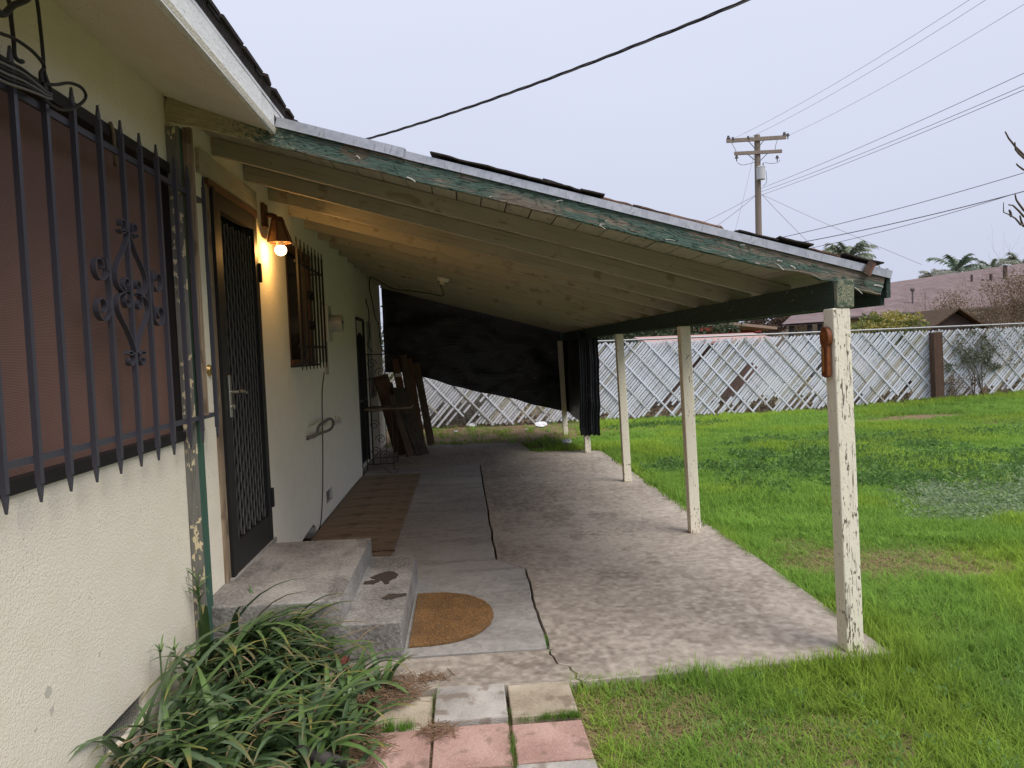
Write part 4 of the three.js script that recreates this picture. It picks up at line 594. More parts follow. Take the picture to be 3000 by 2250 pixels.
/* ------------------------------------------------------------------ beyond the fence */
{
  // neighbour's house: long maroon roof
  const h = thing('neighbour_house', 'tan house with a long maroon shingle roof beyond the fence', 'house');
  const eL = onZ(2640, 905, -27), y = 2.62, ridgeY = 4.75, zE = -26.2, zR = -32, zW = -27;
  const roofP = (pts) => { const P = [], Uv = [], I = [0, 1, 2, 0, 2, 3]; pts.forEach(p => { P.push(p.x, p.y, p.z); Uv.push(p.x, Math.hypot(p.y, p.z)); }); const g = new THREE.BufferGeometry(); g.setAttribute('position', new THREE.Float32BufferAttribute(P, 3)); g.setAttribute('uv', new THREE.Float32BufferAttribute(Uv, 2)); g.setIndex(I); g.computeVertexNormals(); return g; };
  const r1 = onZ(2605, 828, -32), r2 = onZ(3020, 768, -32), e1 = onZ(2330, 938, -26.2), e2 = onZ(3060, 886, -26.2), dn = V3(0, -0.14, 0);
  const roof = mesh('roof', merge([roofP([e1, e2, r2, r1]), roofP([e1.clone().add(dn), r1.clone().add(dn), r2.clone().add(dn), e2.clone().add(dn)]), roofP([e1.clone().add(dn), e2.clone().add(dn), e2, e1]), roofP([e1, r1, r1.clone().add(dn), e1.clone().add(dn)])]), M.roof2, h);
  mesh('back_slope', merge([roofP([r1, r2, onZ(3060, 900, -38), onZ(2560, 900, -38)])]), M.roof2, roof);
  mesh('gutter', rod(e1.clone().add(V3(0, -0.07, 0.05)), e2.clone().add(V3(0, -0.07, 0.05)), 0.06, 8), plain(70, 62, 58), roof);
  mesh('wall', at(bx(12, 2.7, 0.2), 20.5, 1.2, -27), plain(168, 150, 126), h);
  mesh('wall', at(bx(0.2, 2.5, 9), 14.6, 1.1, -31.5), plain(168, 150, 126), h);
  const w = mesh('window', at(bx(0.95, 0.9, 0.04), 18.45, 1.75, -26.88), plain(120, 128, 136, { roughness: 0.15 }), h); for (const x of [17.97, 18.45, 18.93]) mesh('frame', at(bx(0.06, 0.95, 0.06), x, 1.75, -26.86), plain(226, 226, 224), w); for (const yy of [1.28, 2.22]) mesh('frame', at(bx(1.02, 0.06, 0.06), 18.45, yy, -26.855), plain(226, 226, 224), w);
  for (const [px, py, hh, r] of [[2847, 842, 0.55, 0.05], [2879, 838, 0.3, 0.05], [2903, 828, 0.38, 0.06], [2945, 812, 0.52, 0.09]]) { const p = onZ(px, py, -29.6); mesh('vent_pipe', rod(p.clone().add(V3(0, -0.25, 0)), p.clone().add(V3(0, hh, 0)), r, 10), plain(72, 60, 58), roof); }
  { const p = onZ(2674, 897, -27.2); mesh('weatherhead', merge([rod(p, p.clone().add(V3(0, 0.62, 0)), 0.035, 8), at(new THREE.SphereGeometry(0.09, 10, 8), p.x, p.y + 0.66, p.z)]), plain(100, 92, 90), roof); }
  // neighbour's low porch at the left end
  const pr = mesh('porch_roof', merge([roofP([onZ(2290, 950, -25), onZ(2450, 940, -25), onZ(2480, 905, -28), onZ(2330, 915, -28)]), roofP([onZ(2290, 956, -25), onZ(2330, 921, -28), onZ(2480, 911, -28), onZ(2450, 946, -25)])]), M.roof2, h);
  for (const px of [2318, 2372, 2402]) { const p = onZ(px, 948, -25.2); mesh('porch_post', rod(V3(p.x, -0.05, p.z), p, 0.09, 6), plain(48, 46, 46), pr); }
}
{
  const s = thing('garden_shed', 'small dark wooden shed with a mossy gable roof behind the fence', 'shed'), z = -17.3, a = onZ(2795, 907, z), w = 0.78, hgt = 0.45;
  const sh = new THREE.Shape([[-w * 0.85, -a.y], [-w * 0.85, -hgt], [0, -0.06], [w * 0.85, -hgt], [w * 0.85, -a.y]].map(([x, y]) => new THREE.Vector2(x, y))); const g = new THREE.ExtrudeGeometry(sh, { depth: 1.2, bevelEnabled: false }); mesh('wall', uvBox(g.translate(a.x, a.y, z - 1.2)), plain(64, 50, 42), s);
  for (const d of [1, -1]) { const L = Math.hypot(w, hgt * 1.15), m = mesh('roof', bx(L, 0.035, 1.5), tm(T.soil, 0.01, { color: 0x9a8a78 }), s); m.rotation.z = -d * Math.atan(hgt * 1.15 / w); m.position.set(a.x + d * w / 2, a.y - hgt * 0.575 + 0.02, z - 0.55); }
  for (let k = 0; k < 5; k++) mesh('plank', at(bx(0.04, a.y - 0.5, 0.02), a.x - 0.55 + k * 0.27, (a.y - 0.5) / 2, z + 0.012), plain(52, 40, 34), s);
}
{
  const r = thing('red_shed', 'low red shed with a flat overhanging roof behind the fence', 'shed'), z = -22, p0 = onZ(2085, 958, z), p1 = onZ(2212, 962, z);
  mesh('roof', bar(onZ(2080, 952, z), onZ(2216, 966, z), 0.08, 3, V3(0, 0, 1)), plain(150, 128, 112), r); mesh('wall', at(bx(1.75, 1.9, 2.6), (p0.x + p1.x) / 2 + 0.05, 0.95, z - 1.4), plain(112, 46, 40), r);
  for (let k = 0; k < 3; k++) mesh('beam', at(bx(1.75, 0.1, 0.05), (p0.x + p1.x) / 2 + 0.05, 1.45 + k * 0.22, z - 0.06), plain(140, 60, 50), r);
  const r3 = thing('red_roof_shed', 'red roofed shed glimpsed through the dark tree', 'shed'); mesh('roof', at(bx(5.4, 0.12, 2.4), 5.2, 1.98, -23), plain(158, 52, 44), r3); mesh('wall', at(bx(5.2, 1.95, 2.0), 5.2, 0.95, -23.1), plain(92, 66, 56), r3); mesh('post', at(bx(0.14, 1.9, 0.14), 4.2, 0.95, -21.9), plain(150, 54, 46), r3);
  single('corrugated_sheet', at(bx(3.2, 0.06, 1.6).rotateX(0.12), 6.1, 1.66, -17.6), plain(176, 142, 136), 'pinkish corrugated sheet lying just above the fence top', 'panel');
  single('board_screen', at(bx(3.0, 1.6, 0.1), 6.1, 0.78, -17.9), plain(120, 100, 92), 'brown board screen propping the pinkish sheet', 'screen');
}
tree('dark_tree', 'dark green tree beyond the red shed', 'tree', 5.2, -20.3, 2.4, 2.15, 2.4, 0.75, 1.2, 9000, 0.12, [0.05, 0.085, 0.028], 61, 'trees beyond the fence');
tree('dark_tree', 'dark conifer mass standing behind the utility pole', 'tree', 12.2, -38, 3.5, 2.5, 3.6, 1.7, 2.0, 12000, 0.16, [0.032, 0.05, 0.036], 62, 'trees beyond the fence');
tree('rusty_tree', 'reddish brown leafed tree beside the neighbour porch', 'tree', 13.2, -29.5, 2.8, 2.5, 1.5, 0.9, 1.2, 6000, 0.11, [0.16, 0.10, 0.07], 63, 'trees beyond the fence');
tree('dark_tree', 'dense green hedge tree behind the black tarp end', 'tree', -2.4, -17.2, 2.4, 1.5, 1.3, 1.3, 0.9, 7000, 0.09, [0.06, 0.10, 0.03], 64, 'trees beyond the fence');
{ // yellow-green bush
  const t = thing('yellow_bush', 'yellow-green leafy bush rising over the slat fence', 'bush', V3(10.35, 0, -16.9)), out = []; branches(V3(0, 0, 0), V3(0, 1, 0), 1.3, 0.04, 2, RNG(71), out); mesh('stems', merge(out), M.bark, t);
  mesh('crown', leafCloud(5200, 0.085, blobCrown(0, 1.55, 0, 0.92, 0.55, 0.7, 22, 72), 73, 0.4, 0.6), leafMat(0.19, 0.23, 0.04), t); mesh('young_leaves', leafCloud(1200, 0.08, blobCrown(0, 1.85, 0.1, 0.85, 0.32, 0.6, 16, 74), 75, 0.3, 0.6), leafMat(0.42, 0.36, 0.07), t);
}
{ // bare brown shrub at right, many twigs and few leaves
  for (const [x, z, hh, sd, l] of [[15.1, -18.6, 2.9, 81, 'tangled bare brown shrub behind the shed'], [13.9, -18.9, 2.5, 82, 'low bare brown shrub beside the shed roof'], [16.2, -18.2, 3.4, 83, 'tall twiggy brown shrub past the shed']]) {
    const t = thing('bare_shrub', l, 'shrub', V3(x, 0, z), 'bare shrubs behind the fence'), out = [], R = RNG(sd); for (let k = 0; k < 15; k++) { const a = R() * 6.28; branches(V3(R() - 0.5, 0.5, R() - 0.5), V3(Math.cos(a) * 0.55, 1, Math.sin(a) * 0.55).normalize(), hh * 0.5, 0.018, 3, R, out, 0.7, 0.1); }
    mesh('twigs', merge(out), plain(128, 108, 90, { roughness: 1 }), t); mesh('dry_leaves', leafCloud(6500, 0.055, blobCrown(0, hh * 0.66, 0, 1.15, hh * 0.38, 0.9, 20, sd + 9), sd + 10, 0.4), leafMat(0.27, 0.20, 0.13), t);
  }
}
{ // creeper on the fence
  const t = thing('fence_creeper', 'grey-green creeper growing on the slat fence beside the dark post', 'creeper'), out = [], R = RNG(91);
  for (let k = 0; k < 7; k++) branches(V3(11.15 + R() * 0.4, 0.1, FZ + 0.05), V3((R() - 0.6) * 0.8, 1, 0.08).normalize(), 0.75, 0.012, 3, R, out, 0.5, 0.1);
  mesh('stems', merge(out), plain(96, 80, 64), t);
  mesh('leaves', leafCloud(5200, 0.045, (Q) => { const a = Q() * 6.28, r = Math.sqrt(Q()), x = 11.15 + 0.75 * r * Math.cos(a), y = 1.05 + 0.55 * r * Math.sin(a); if (vn(x * 5, y * 5, 4096, 4096, 33) < 0.30 + 0.4 * r) return null; return V3(x, y, FZ + 0.06 + 0.14 * Q() * (1 - r)); }, 92, 0.4), leafMat(0.17, 0.20, 0.12), t);
  mesh('leaves', leafCloud(900, 0.045, (Q) => V3(10.7 + 1.9 * Q(), 0.75 + 0.95 * Q(), FZ + 0.05 + 0.05 * Q()), 93, 0.4), leafMat(0.16, 0.18, 0.11), t);
  mesh('dry_growth', leafCloud(700, 0.09, (Q) => V3(10.6 + 0.6 * Q() * Q(), 0.05 + 0.55 * Q(), FZ + 0.1), 94, 0.4, 0.12), leafMat(0.24, 0.17, 0.09), t);
}
single('fence_weeds', (() => { const Lw = leafCloud(14000, 0.15, (Q) => { const x = -1.3 + 15.5 * Q(); return V3(x, gy(x, FZ) + 0.02 + 0.95 * Q() * Q() * (0.4 + vn(x * 0.9 + 20, 1, 4096, 4, 2)), FZ - 0.05 - 0.5 * Q()); }, 95, 0.5, 0.08); return Lw; })(), leafMat(0.15, 0.115, 0.075), 'dry brown weeds along the foot of the slat fence', 'weeds').userData.kind = 'stuff';

function palm(x, z, y, r, nf, seed, label, col) {
  const t = thing('palm_tree', label, 'palm', V3(x, 0, z), 'palms beyond the neighbour roof'), R = RNG(seed), P = [], Cc = []; mesh('trunk', rod(V3(0, -0.1, 0), V3(0, y, 0), 0.2, 10, 0.15), M.bark, t);
  for (let f = 0; f < nf; f++) { // arching fronds with hanging leaflets
    const a = f / nf * 6.283 + R() * 0.5, el = 0.2 + 1.15 * R(), L = r * (0.75 + 0.35 * R()), pts = []; for (let i = 0; i <= 14; i++) { const s = i / 14; pts.push(V3(Math.cos(a) * L * s * Math.cos(el * (1 - 0.2 * s)), y + L * (Math.sin(el) * s - (0.35 + 0.35 * (1.3 - el)) * s * s * 1.3), Math.sin(a) * L * s * Math.cos(el * (1 - 0.2 * s)))); }
    for (let i = 1; i < 14; i++) for (const sd of [1, -1]) for (let q = 0; q < 2; q++) { const p = pts[i].clone().lerp(pts[i + 1] || pts[i], q * 0.5), d = pts[i].clone().sub(pts[i - 1]).normalize(), sdv = V3(-Math.sin(a), 0, Math.cos(a)).multiplyScalar(sd), ll = L * 0.26 * (0.5 + 0.5 * Math.sin(Math.PI * i / 14)) * (0.7 + 0.5 * R()); const e = p.clone().addScaledVector(sdv, ll * 0.6).addScaledVector(d, ll * 0.5).add(V3(0, -ll * (0.2 + 0.5 * R()), 0)), w = d.clone().multiplyScalar(0.025 * r), c = 0.7 + 0.5 * R(); for (const v of [p.clone().sub(w), p.clone().add(w), e]) { P.push(v.x, v.y, v.z); Cc.push(c, c, c); } }
    for (let i = 0; i < 14; i++) { const w = V3(0, 0.02 * r, 0), A = pts[i], B = pts[i + 1]; for (const v of [A, B, A.clone().add(w)]) { P.push(v.x, v.y, v.z); Cc.push(1, 1, 0.9); } }
  }
  const g = new THREE.BufferGeometry(); g.setAttribute('position', new THREE.Float32BufferAttribute(P, 3)); g.setAttribute('color', new THREE.Float32BufferAttribute(Cc, 3)); g.computeVertexNormals(); mesh('fronds', g, leafMat(...col), t);
}
{
  const A = onZ(2480, 765, -45), B = onZ(2800, 805, -44), D = onZ(2905, 800, -46), E2 = onZ(2985, 790, -46), Fp = onZ(2745, 815, -43);
  palm(A.x, A.z, A.y - 0.1, 2.6, 34, 101, 'round-crowned palm showing above the porch roof edge', [0.2, 0.24, 0.15]);
  palm(B.x, B.z, B.y + 0.1, 2.5, 22, 102, 'dense green palm above the maroon roof ridge', [0.14, 0.2, 0.13]); palm(D.x, D.z, D.y, 2.2, 20, 103, 'feathery pale palm next to the dense palm', [0.24, 0.28, 0.2]); palm(E2.x, E2.z, E2.y, 2.3, 20, 104, 'feathery palm by the bare branches', [0.24, 0.28, 0.2]); palm(Fp.x, Fp.z, Fp.y - 0.3, 2.0, 16, 105, 'low drooping palm at the roof hip', [0.24, 0.25, 0.2]);
}
{ // bare tree reaching in from the right
  const t = thing('bare_tree', 'leafless tree with thin grey branches against the sky', 'tree'), z = -13.2, out = [];
  const B = [[[3040, 500], [3000, 455], [2975, 430], [2955, 405], [2945, 386]], [[3010, 470], [3000, 463], [2985, 450], [2975, 438], [2973, 417]], [[3060, 520], [3020, 505], [2998, 497], [2982, 485], [2978, 480]], [[3060, 640], [3000, 617], [2985, 597], [2977, 585], [2974, 570]], [[3080, 680], [3010, 660], [2990, 658], [2975, 640], [2955, 628], [2940, 622], [2940, 593]], [[3020, 640], [3000, 635], [2985, 618], [2968, 602], [2955, 600]], [[2962, 633], [2960, 622], [2957, 616]], [[3020, 670], [2998, 662], [2992, 648], [2988, 632]]];
  for (const b of B) { const p = b.map(([x, y], i) => onZ(x, y, z + i * 0.1)); for (let i = 0; i < p.length - 1; i++) out.push(rod(p[i], p[i + 1], 0.024 - 0.003 * i, 6, 0.021 - 0.003 * i)); }
  const j = onZ(3080, 680, z), k2 = onZ(3040, 500, z), base = V3(14.2, 0, z); out.push(rod(base, V3(13.9, 2.6, z), 0.13, 10, 0.1)); for (const q of [j, k2, onZ(3060, 520, z), onZ(3060, 640, z), onZ(3020, 640, z), onZ(3020, 670, z), onZ(3010, 470, z)]) out.push(rod(V3(13.9, 2.6, z), q, 0.06, 8, 0.022));
  mesh('trunk', merge(out), plain(104, 92, 84, { roughness: 1 }), t);
}

/* ------------------------------------------------------------------ utility pole and wires */
{
  const u = thing('utility_pole', 'wooden utility pole with two crossarms and a grey transformer', 'utility pole'), z = -33, pz = (x, y, d = 0) => onZ(x, y, z + d);
  const top = pz(2218, 396), low = pz(2228, 975); low.y = -0.1; mesh('pole', rod(V3(low.x - 0.02, -0.1, z), top, 0.17, 14, 0.135), M.pole, u);
  const arm = (a, b, w) => mesh('crossarm', bar(pz(...a, 0.16), pz(...b, 0.16), w, 0.1, V3(0, 0, 1)), M.pole, u);
  arm([2129, 413], [2302, 402], 0.17); arm([2152, 450], [2290, 443], 0.15);
  for (const [a, b] of [[[2192, 412], [2214, 438]], [[2239, 409], [2222, 432]], [[2192, 453], [2215, 472]], [[2248, 450], [2224, 474]]]) mesh('brace', rod(pz(...a, 0.18), pz(...b, 0.18), 0.018, 6), M.wire, u);
  for (const [x, y, d] of [[2134, 404, 1], [2298, 393, 1], [2192, 405, 1], [2158, 462, -1], [2277, 462, -1], [2147, 408, 1], [2308, 397, 1]]) { const p = pz(x, y, 0.16); mesh('insulator', merge([at(new THREE.CylinderGeometry(0.07, 0.09, 0.05, 10), p.x, p.y, p.z), at(new THREE.CylinderGeometry(0.05, 0.06, 0.05, 10), p.x, p.y + 0.07, p.z), at(new THREE.CylinderGeometry(0.025, 0.025, 0.26, 8), p.x, p.y - 0.04, p.z)]), M.wire, u); }
  const tp = pz(2229, 508, 0.28), tr = mesh('transformer', at(new THREE.CylinderGeometry(0.2, 0.19, 0.56, 20), tp.x, tp.y, tp.z), M.transformer, u); mesh('lid', at(new THREE.CylinderGeometry(0.15, 0.215, 0.05, 20), tp.x, tp.y + 0.3, tp.z), M.transformer, tr); mesh('bushing', at(new THREE.CylinderGeometry(0.02, 0.04, 0.2, 8), tp.x + 0.12, tp.y + 0.4, tp.z), M.wire, tr);
  const jump = (pts) => mesh('jumper', tube(pts.map(([x, y]) => pz(x, y, 0.2)), 0.012, 24, 5), M.wire, u);
  jump([[2143, 419], [2152, 434], [2157, 446]]); jump([[2278, 408], [2272, 428], [2271, 440]]); jump([[2160, 476], [2172, 483], [2195, 480], [2211, 475]]); jump([[2285, 468], [2280, 475], [2260, 479], [2240, 476]]); jump([[2244, 500], [2245, 535], [2236, 545]]);
  const line = (pts, r, label, mat = M.wire, group) => { const m = single('power_line', tube(pts, r, 40, 5), mat, label, 'wire', group); };
  const sag = (a, b, s) => Array.from({ length: 9 }, (_, i) => { const t = i / 8, p = a.clone().lerp(b, t); p.y -= s * 4 * t * (1 - t); return p; });
  const thin = plain(150, 152, 160, { roughness: 0.7 });
  for (const [a, b, l] of [[[2147, 407], [2812, 0], 'thin wire from the outer end of the top crossarm'], [[2192, 405], [2860, 0], 'thin wire from the middle of the top crossarm'], [[2308, 398], [2992, 0], 'thin wire from the insulator at the right crossarm tip']]) { const A = pz(...a, 0.16), B = onY(b[0], b[1], A.y - 0.4), D = B.clone().sub(A).multiplyScalar(1.25).add(A); line(sag(A, D, 0.25), 0.0065, l, thin); }
  for (const [a, b, l] of [[[2229, 552], [3000, 206], 'upper wire of the three leaving the pole below the transformer'], [[2229, 562], [3000, 243], 'middle wire of the three leaving the pole below the transformer'], [[2229, 572], [3000, 255], 'lowest wire of the three leaving the pole below the transformer']]) { const A = pz(...a), B = onY(b[0], b[1], A.y - 0.9), D = B.clone().sub(A).multiplyScalar(1.2).add(A); line(sag(A, D, 0.12), 0.009, l, thin); }
  for (const [a, b, zb, l] of [[[2220, 568], [2030, 665], -38, 'wire dropping from the pole towards the low roof, shallower of two'], [[2220, 568], [2085, 672], -36, 'wire dropping from the pole towards the low roof, steeper of two'], [[2208, 455], [2150, 690], -30, 'guy wire slanting down from the lower crossarm'], [[2232, 570], [2405, 745], -36, 'service wire falling steeply towards the palm crown'], [[2232, 570], [2700, 775], -28, 'service wire falling to the maroon roof']]) line(sag(pz(...a), onZ(b[0], b[1], zb), 0.05), 0.010, l, thin);
  for (const [a, b, zb, l, r] of [[[2262, 702], [3040, 494], -22, 'upper telephone line crossing behind the roof edge', 0.012], [[2310, 717], [3040, 550], -22, 'thick telephone line crossing below the upper one', 0.016], [[2370, 728], [2975, 567], -22.2, 'thin line joining the thick telephone line at the bare tree', 0.010]]) { const A = onZ(...a, zb - 6), B = onZ(...b, zb); line(sag(A, B, 0.1), r, l); }
}
{ // twisted service drop over the porch
  const A = onZ(1090, 415, -7.4), B = onZ(2185, 0, -4.3), d = B.clone().sub(A), far = A.clone().addScaledVector(d, -0.12), near = A.clone().addScaledVector(d, 1.35), g = thing('service_drop', 'twisted black service cable crossing the sky above the porch roof', 'cable'), N = 150;
  for (let k = 0; k < 3; k++) { const pts = []; for (let i = 0; i <= N; i++) { const t = i / N, p = far.clone().lerp(near, t), a = t * 6.283 * 9 + k * 2.094; p.y += -0.10 * 4 * t * (1 - t) + 0.07 * 1 + 0.007 * Math.sin(a); p.x += 0.004 * Math.cos(a); p.z += 0.005 * Math.cos(a); pts.push(p); } mesh('strand', tube(pts, k ? 0.0065 : 0.0055, 220, 5), k ? M.cable : M.cableGrey, g); }
}

/* ------------------------------------------------------------------ strap-leaved plants in the bed */
const leafGeos = [], strapMats = [[0.085, 0.15, 0.045], [0.065, 0.115, 0.04], [0.12, 0.20, 0.05], [0.10, 0.16, 0.075]].map(([r, g, b]) => new THREE.MeshPhysicalMaterial({ color: new THREE.Color().setRGB(r, g, b), roughness: 0.5, side: THREE.DoubleSide, transmission: 0.25, thickness: 0, vertexColors: true }));
const deadMat = new THREE.MeshPhysicalMaterial({ color: new THREE.Color().setRGB(0.26, 0.19, 0.11), roughness: 0.9, side: THREE.DoubleSide });
{ // unit leaves: length 1 along an arching curve, folded along the midrib
  const R = RNG(301);
  for (let v = 0; v < 9; v++) {
    const el0 = 1.35 - 0.09 * v, bend = 1.0 + 1.7 * R(), n = 9, P = [], I = [], Lc = []; let x = 0, y = 0, a = el0;
    for (let i = 0; i <= n; i++) { const t = i / n, w = 0.034 * Math.min(1, 0.45 + t * 2.5) * Math.pow(1 - Math.pow(t, 2.6), 0.9) + 0.0008, tw = (R() - 0.5) * 0.1, br = v % 3 === 0 ? sst(0.8, 0.95, t) : v % 3 === 1 ? sst(0.93, 1, t) : 0, lo = sst(0.22, 0.0, t), cE = [lerp(lerp(0.9, 1.5, lo), 2.6, br), lerp(lerp(0.95, 1.3, lo), 1.15, br), lerp(1, 1.3, br)]; for (const m of [1, 1.28, 1]) Lc.push(cE[0] * m, cE[1] * m, cE[2] * m); const nx = -Math.sin(a), ny = Math.cos(a); P.push(x + nx * w * 0.30, y + ny * w * 0.30, -w, x, y, tw * 0.05, x + nx * w * 0.30, y + ny * w * 0.30, w); x += Math.cos(a) / n; y += Math.sin(a) / n; a -= bend / n * (0.35 + 1.3 * t); }
    for (let i = 0; i < n; i++) for (let k = 0; k < 2; k++) { const q = i * 3 + k; I.push(q, q + 1, q + 3, q + 1, q + 4, q + 3); }
    const g = new THREE.BufferGeometry(); g.setAttribute('position', new THREE.Float32BufferAttribute(P, 3)); g.setIndex(I); g.setAttribute('color', new THREE.Float32BufferAttribute(Lc, 3)); g.computeVertexNormals(); leafGeos.push(g);
  }
}
{
  const R = RNG(311), r2 = (a, b) => a + (b - a) * R();
  const clumps = [[-1.15, -3.42, 26, 0.5, 0.72, 'clump against the stucco below the weathered trim post'], [-1.24, -3.5, 24, 0.55, 0.8, 'tall clump wedged between the trim post and the steps'], [-1.02, -3.5, 24, 0.45, 0.66, 'clump spilling over the upper step edge'], [-0.85, -3.5, 26, 0.32, 0.5, 'clump in front of the upper step face'], [-1.15, -3.15, 28, 0.4, 0.62, 'clump beside the foundation vent'], [-0.92, -3.25, 28, 0.32, 0.5, 'dense clump in the middle of the bed'], [-0.70, -3.35, 26, 0.26, 0.42, 'clump before the lower step'], [-0.55, -3.25, 18, 0.2, 0.32, 'short clump next to the small solar light'], [-0.75, -3.05, 30, 0.3, 0.46, 'broad clump beside the straw'], [-1.0, -2.92, 30, 0.36, 0.55, 'arching clump under the vent'], [-1.22, -2.82, 22, 0.42, 0.68, 'tall upright clump rising past the vent mesh'], [-0.62, -2.9, 24, 0.24, 0.4, 'low clump by the half-covered pink paver'], [-0.82, -2.75, 30, 0.32, 0.5, 'clump over the black pipe end'], [-1.05, -2.62, 30, 0.38, 0.56, 'wide clump in the front of the bed'], [-1.28, -2.55, 18, 0.38, 0.6, 'clump hugging the wall in front of the vent'], [-0.60, -2.62, 18, 0.2, 0.34, 'small clump beyond the pipe near the pavers'], [-0.9, -2.45, 24, 0.3, 0.45, 'clump at the front corner of the bed'], [-1.3, -3.35, 14, 0.35, 0.5, 'thin clump close to the wall between vent and trim']];
  clumps.forEach(([x, z, n, l0, l1, lab], ci) => {
    const t = thing('strap_leaf_plant', 'strap-leaved green ' + lab, 'plant', V3(x, -0.045, z), 'strap-leaved plants in the bed');
    for (let i = 0; i < n * 1.75; i++) {
      const v = Math.floor(R() * 9), dead = R() < 0.07, m = mesh('leaf', leafGeos[v], dead ? deadMat : strapMats[Math.floor(R() * 4)], t), L = r2(l0 * 0.95, l1 * 1.15), w = dead ? r2(0.16, 0.28) : r2(0.3, 0.62); let a = R() * 6.283; const bxx = r2(-0.12, 0.12), bz = r2(-0.12, 0.12);
      if (x + Math.cos(a) * L * 0.7 < WX + 0.05) a = Math.PI - a; // leaves turn away from the wall
      if (z + bz + Math.sin(a) * L * 0.55 < -3.6 && R() < 0.9) a = -a;   // and from the steps
      m.scale.set(L, L, w); m.rotation.set(0, -a, 0); m.position.set(bxx, 0, bz);
    }
  });
  const lone = thing('strap_leaf_plant', 'single tall narrow strap leaf standing against the pale stucco', 'plant', V3(-1.29, -0.04, -2.70), 'strap-leaved plants in the bed');
  for (const [v, L, a, w] of [[0, 0.78, -0.5, 0.75], [1, 0.5, 2.6, 0.6], [0, 0.36, 1.9, 0.5]]) { const m = mesh('leaf', leafGeos[v], strapMats[1], lone); m.scale.set(L, L, w); m.rotation.y = -a; m.rotation.z = 0.12; }
  // weedy sprout up the trim
  const sp = thing('sprout', 'weedy sprout climbing the gap beside the weathered trim post', 'plant', V3(-1.335, 0.0, -3.50)); mesh('stem', tube([V3(0, 0, 0.02), V3(0.01, 0.25, 0.0), V3(0.005, 0.5, 0.01)], 0.006, 12, 6), strapMats[1], sp);
  for (let i = 0; i < 18; i++) { const m = mesh('leaf', leafGeos[i % 9], strapMats[i % 4], sp), L = r2(0.07, 0.15); m.scale.set(L, L, 0.14); m.rotation.y = R() * 6.28; m.position.set(0.006, 0.36 + 0.16 * R(), 0.01); }
  const sp2 = thing('sprout', 'thin branching sprout with narrow leaves above the vent', 'plant', V3(-1.31, -0.04, -2.98)); mesh('stem', merge([tube([V3(0, 0, 0), V3(0.01, 0.2, 0), V3(0.0, 0.42, -0.02)], 0.004, 12, 5), tube([V3(0.006, 0.25, 0), V3(0.01, 0.36, -0.08), V3(0.0, 0.34, -0.16)], 0.003, 12, 5)]), strapMats[0], sp2);
  for (let i = 0; i < 14; i++) { const m = mesh('leaf', leafGeos[4 + i % 5], strapMats[i % 3], sp2), L = r2(0.05, 0.11); m.scale.set(L, L, 0.11); m.rotation.y = R() * 6.28; m.position.set(0.004, i % 2 ? 0.40 : 0.35, i % 2 ? -0.02 : -0.15); }
}
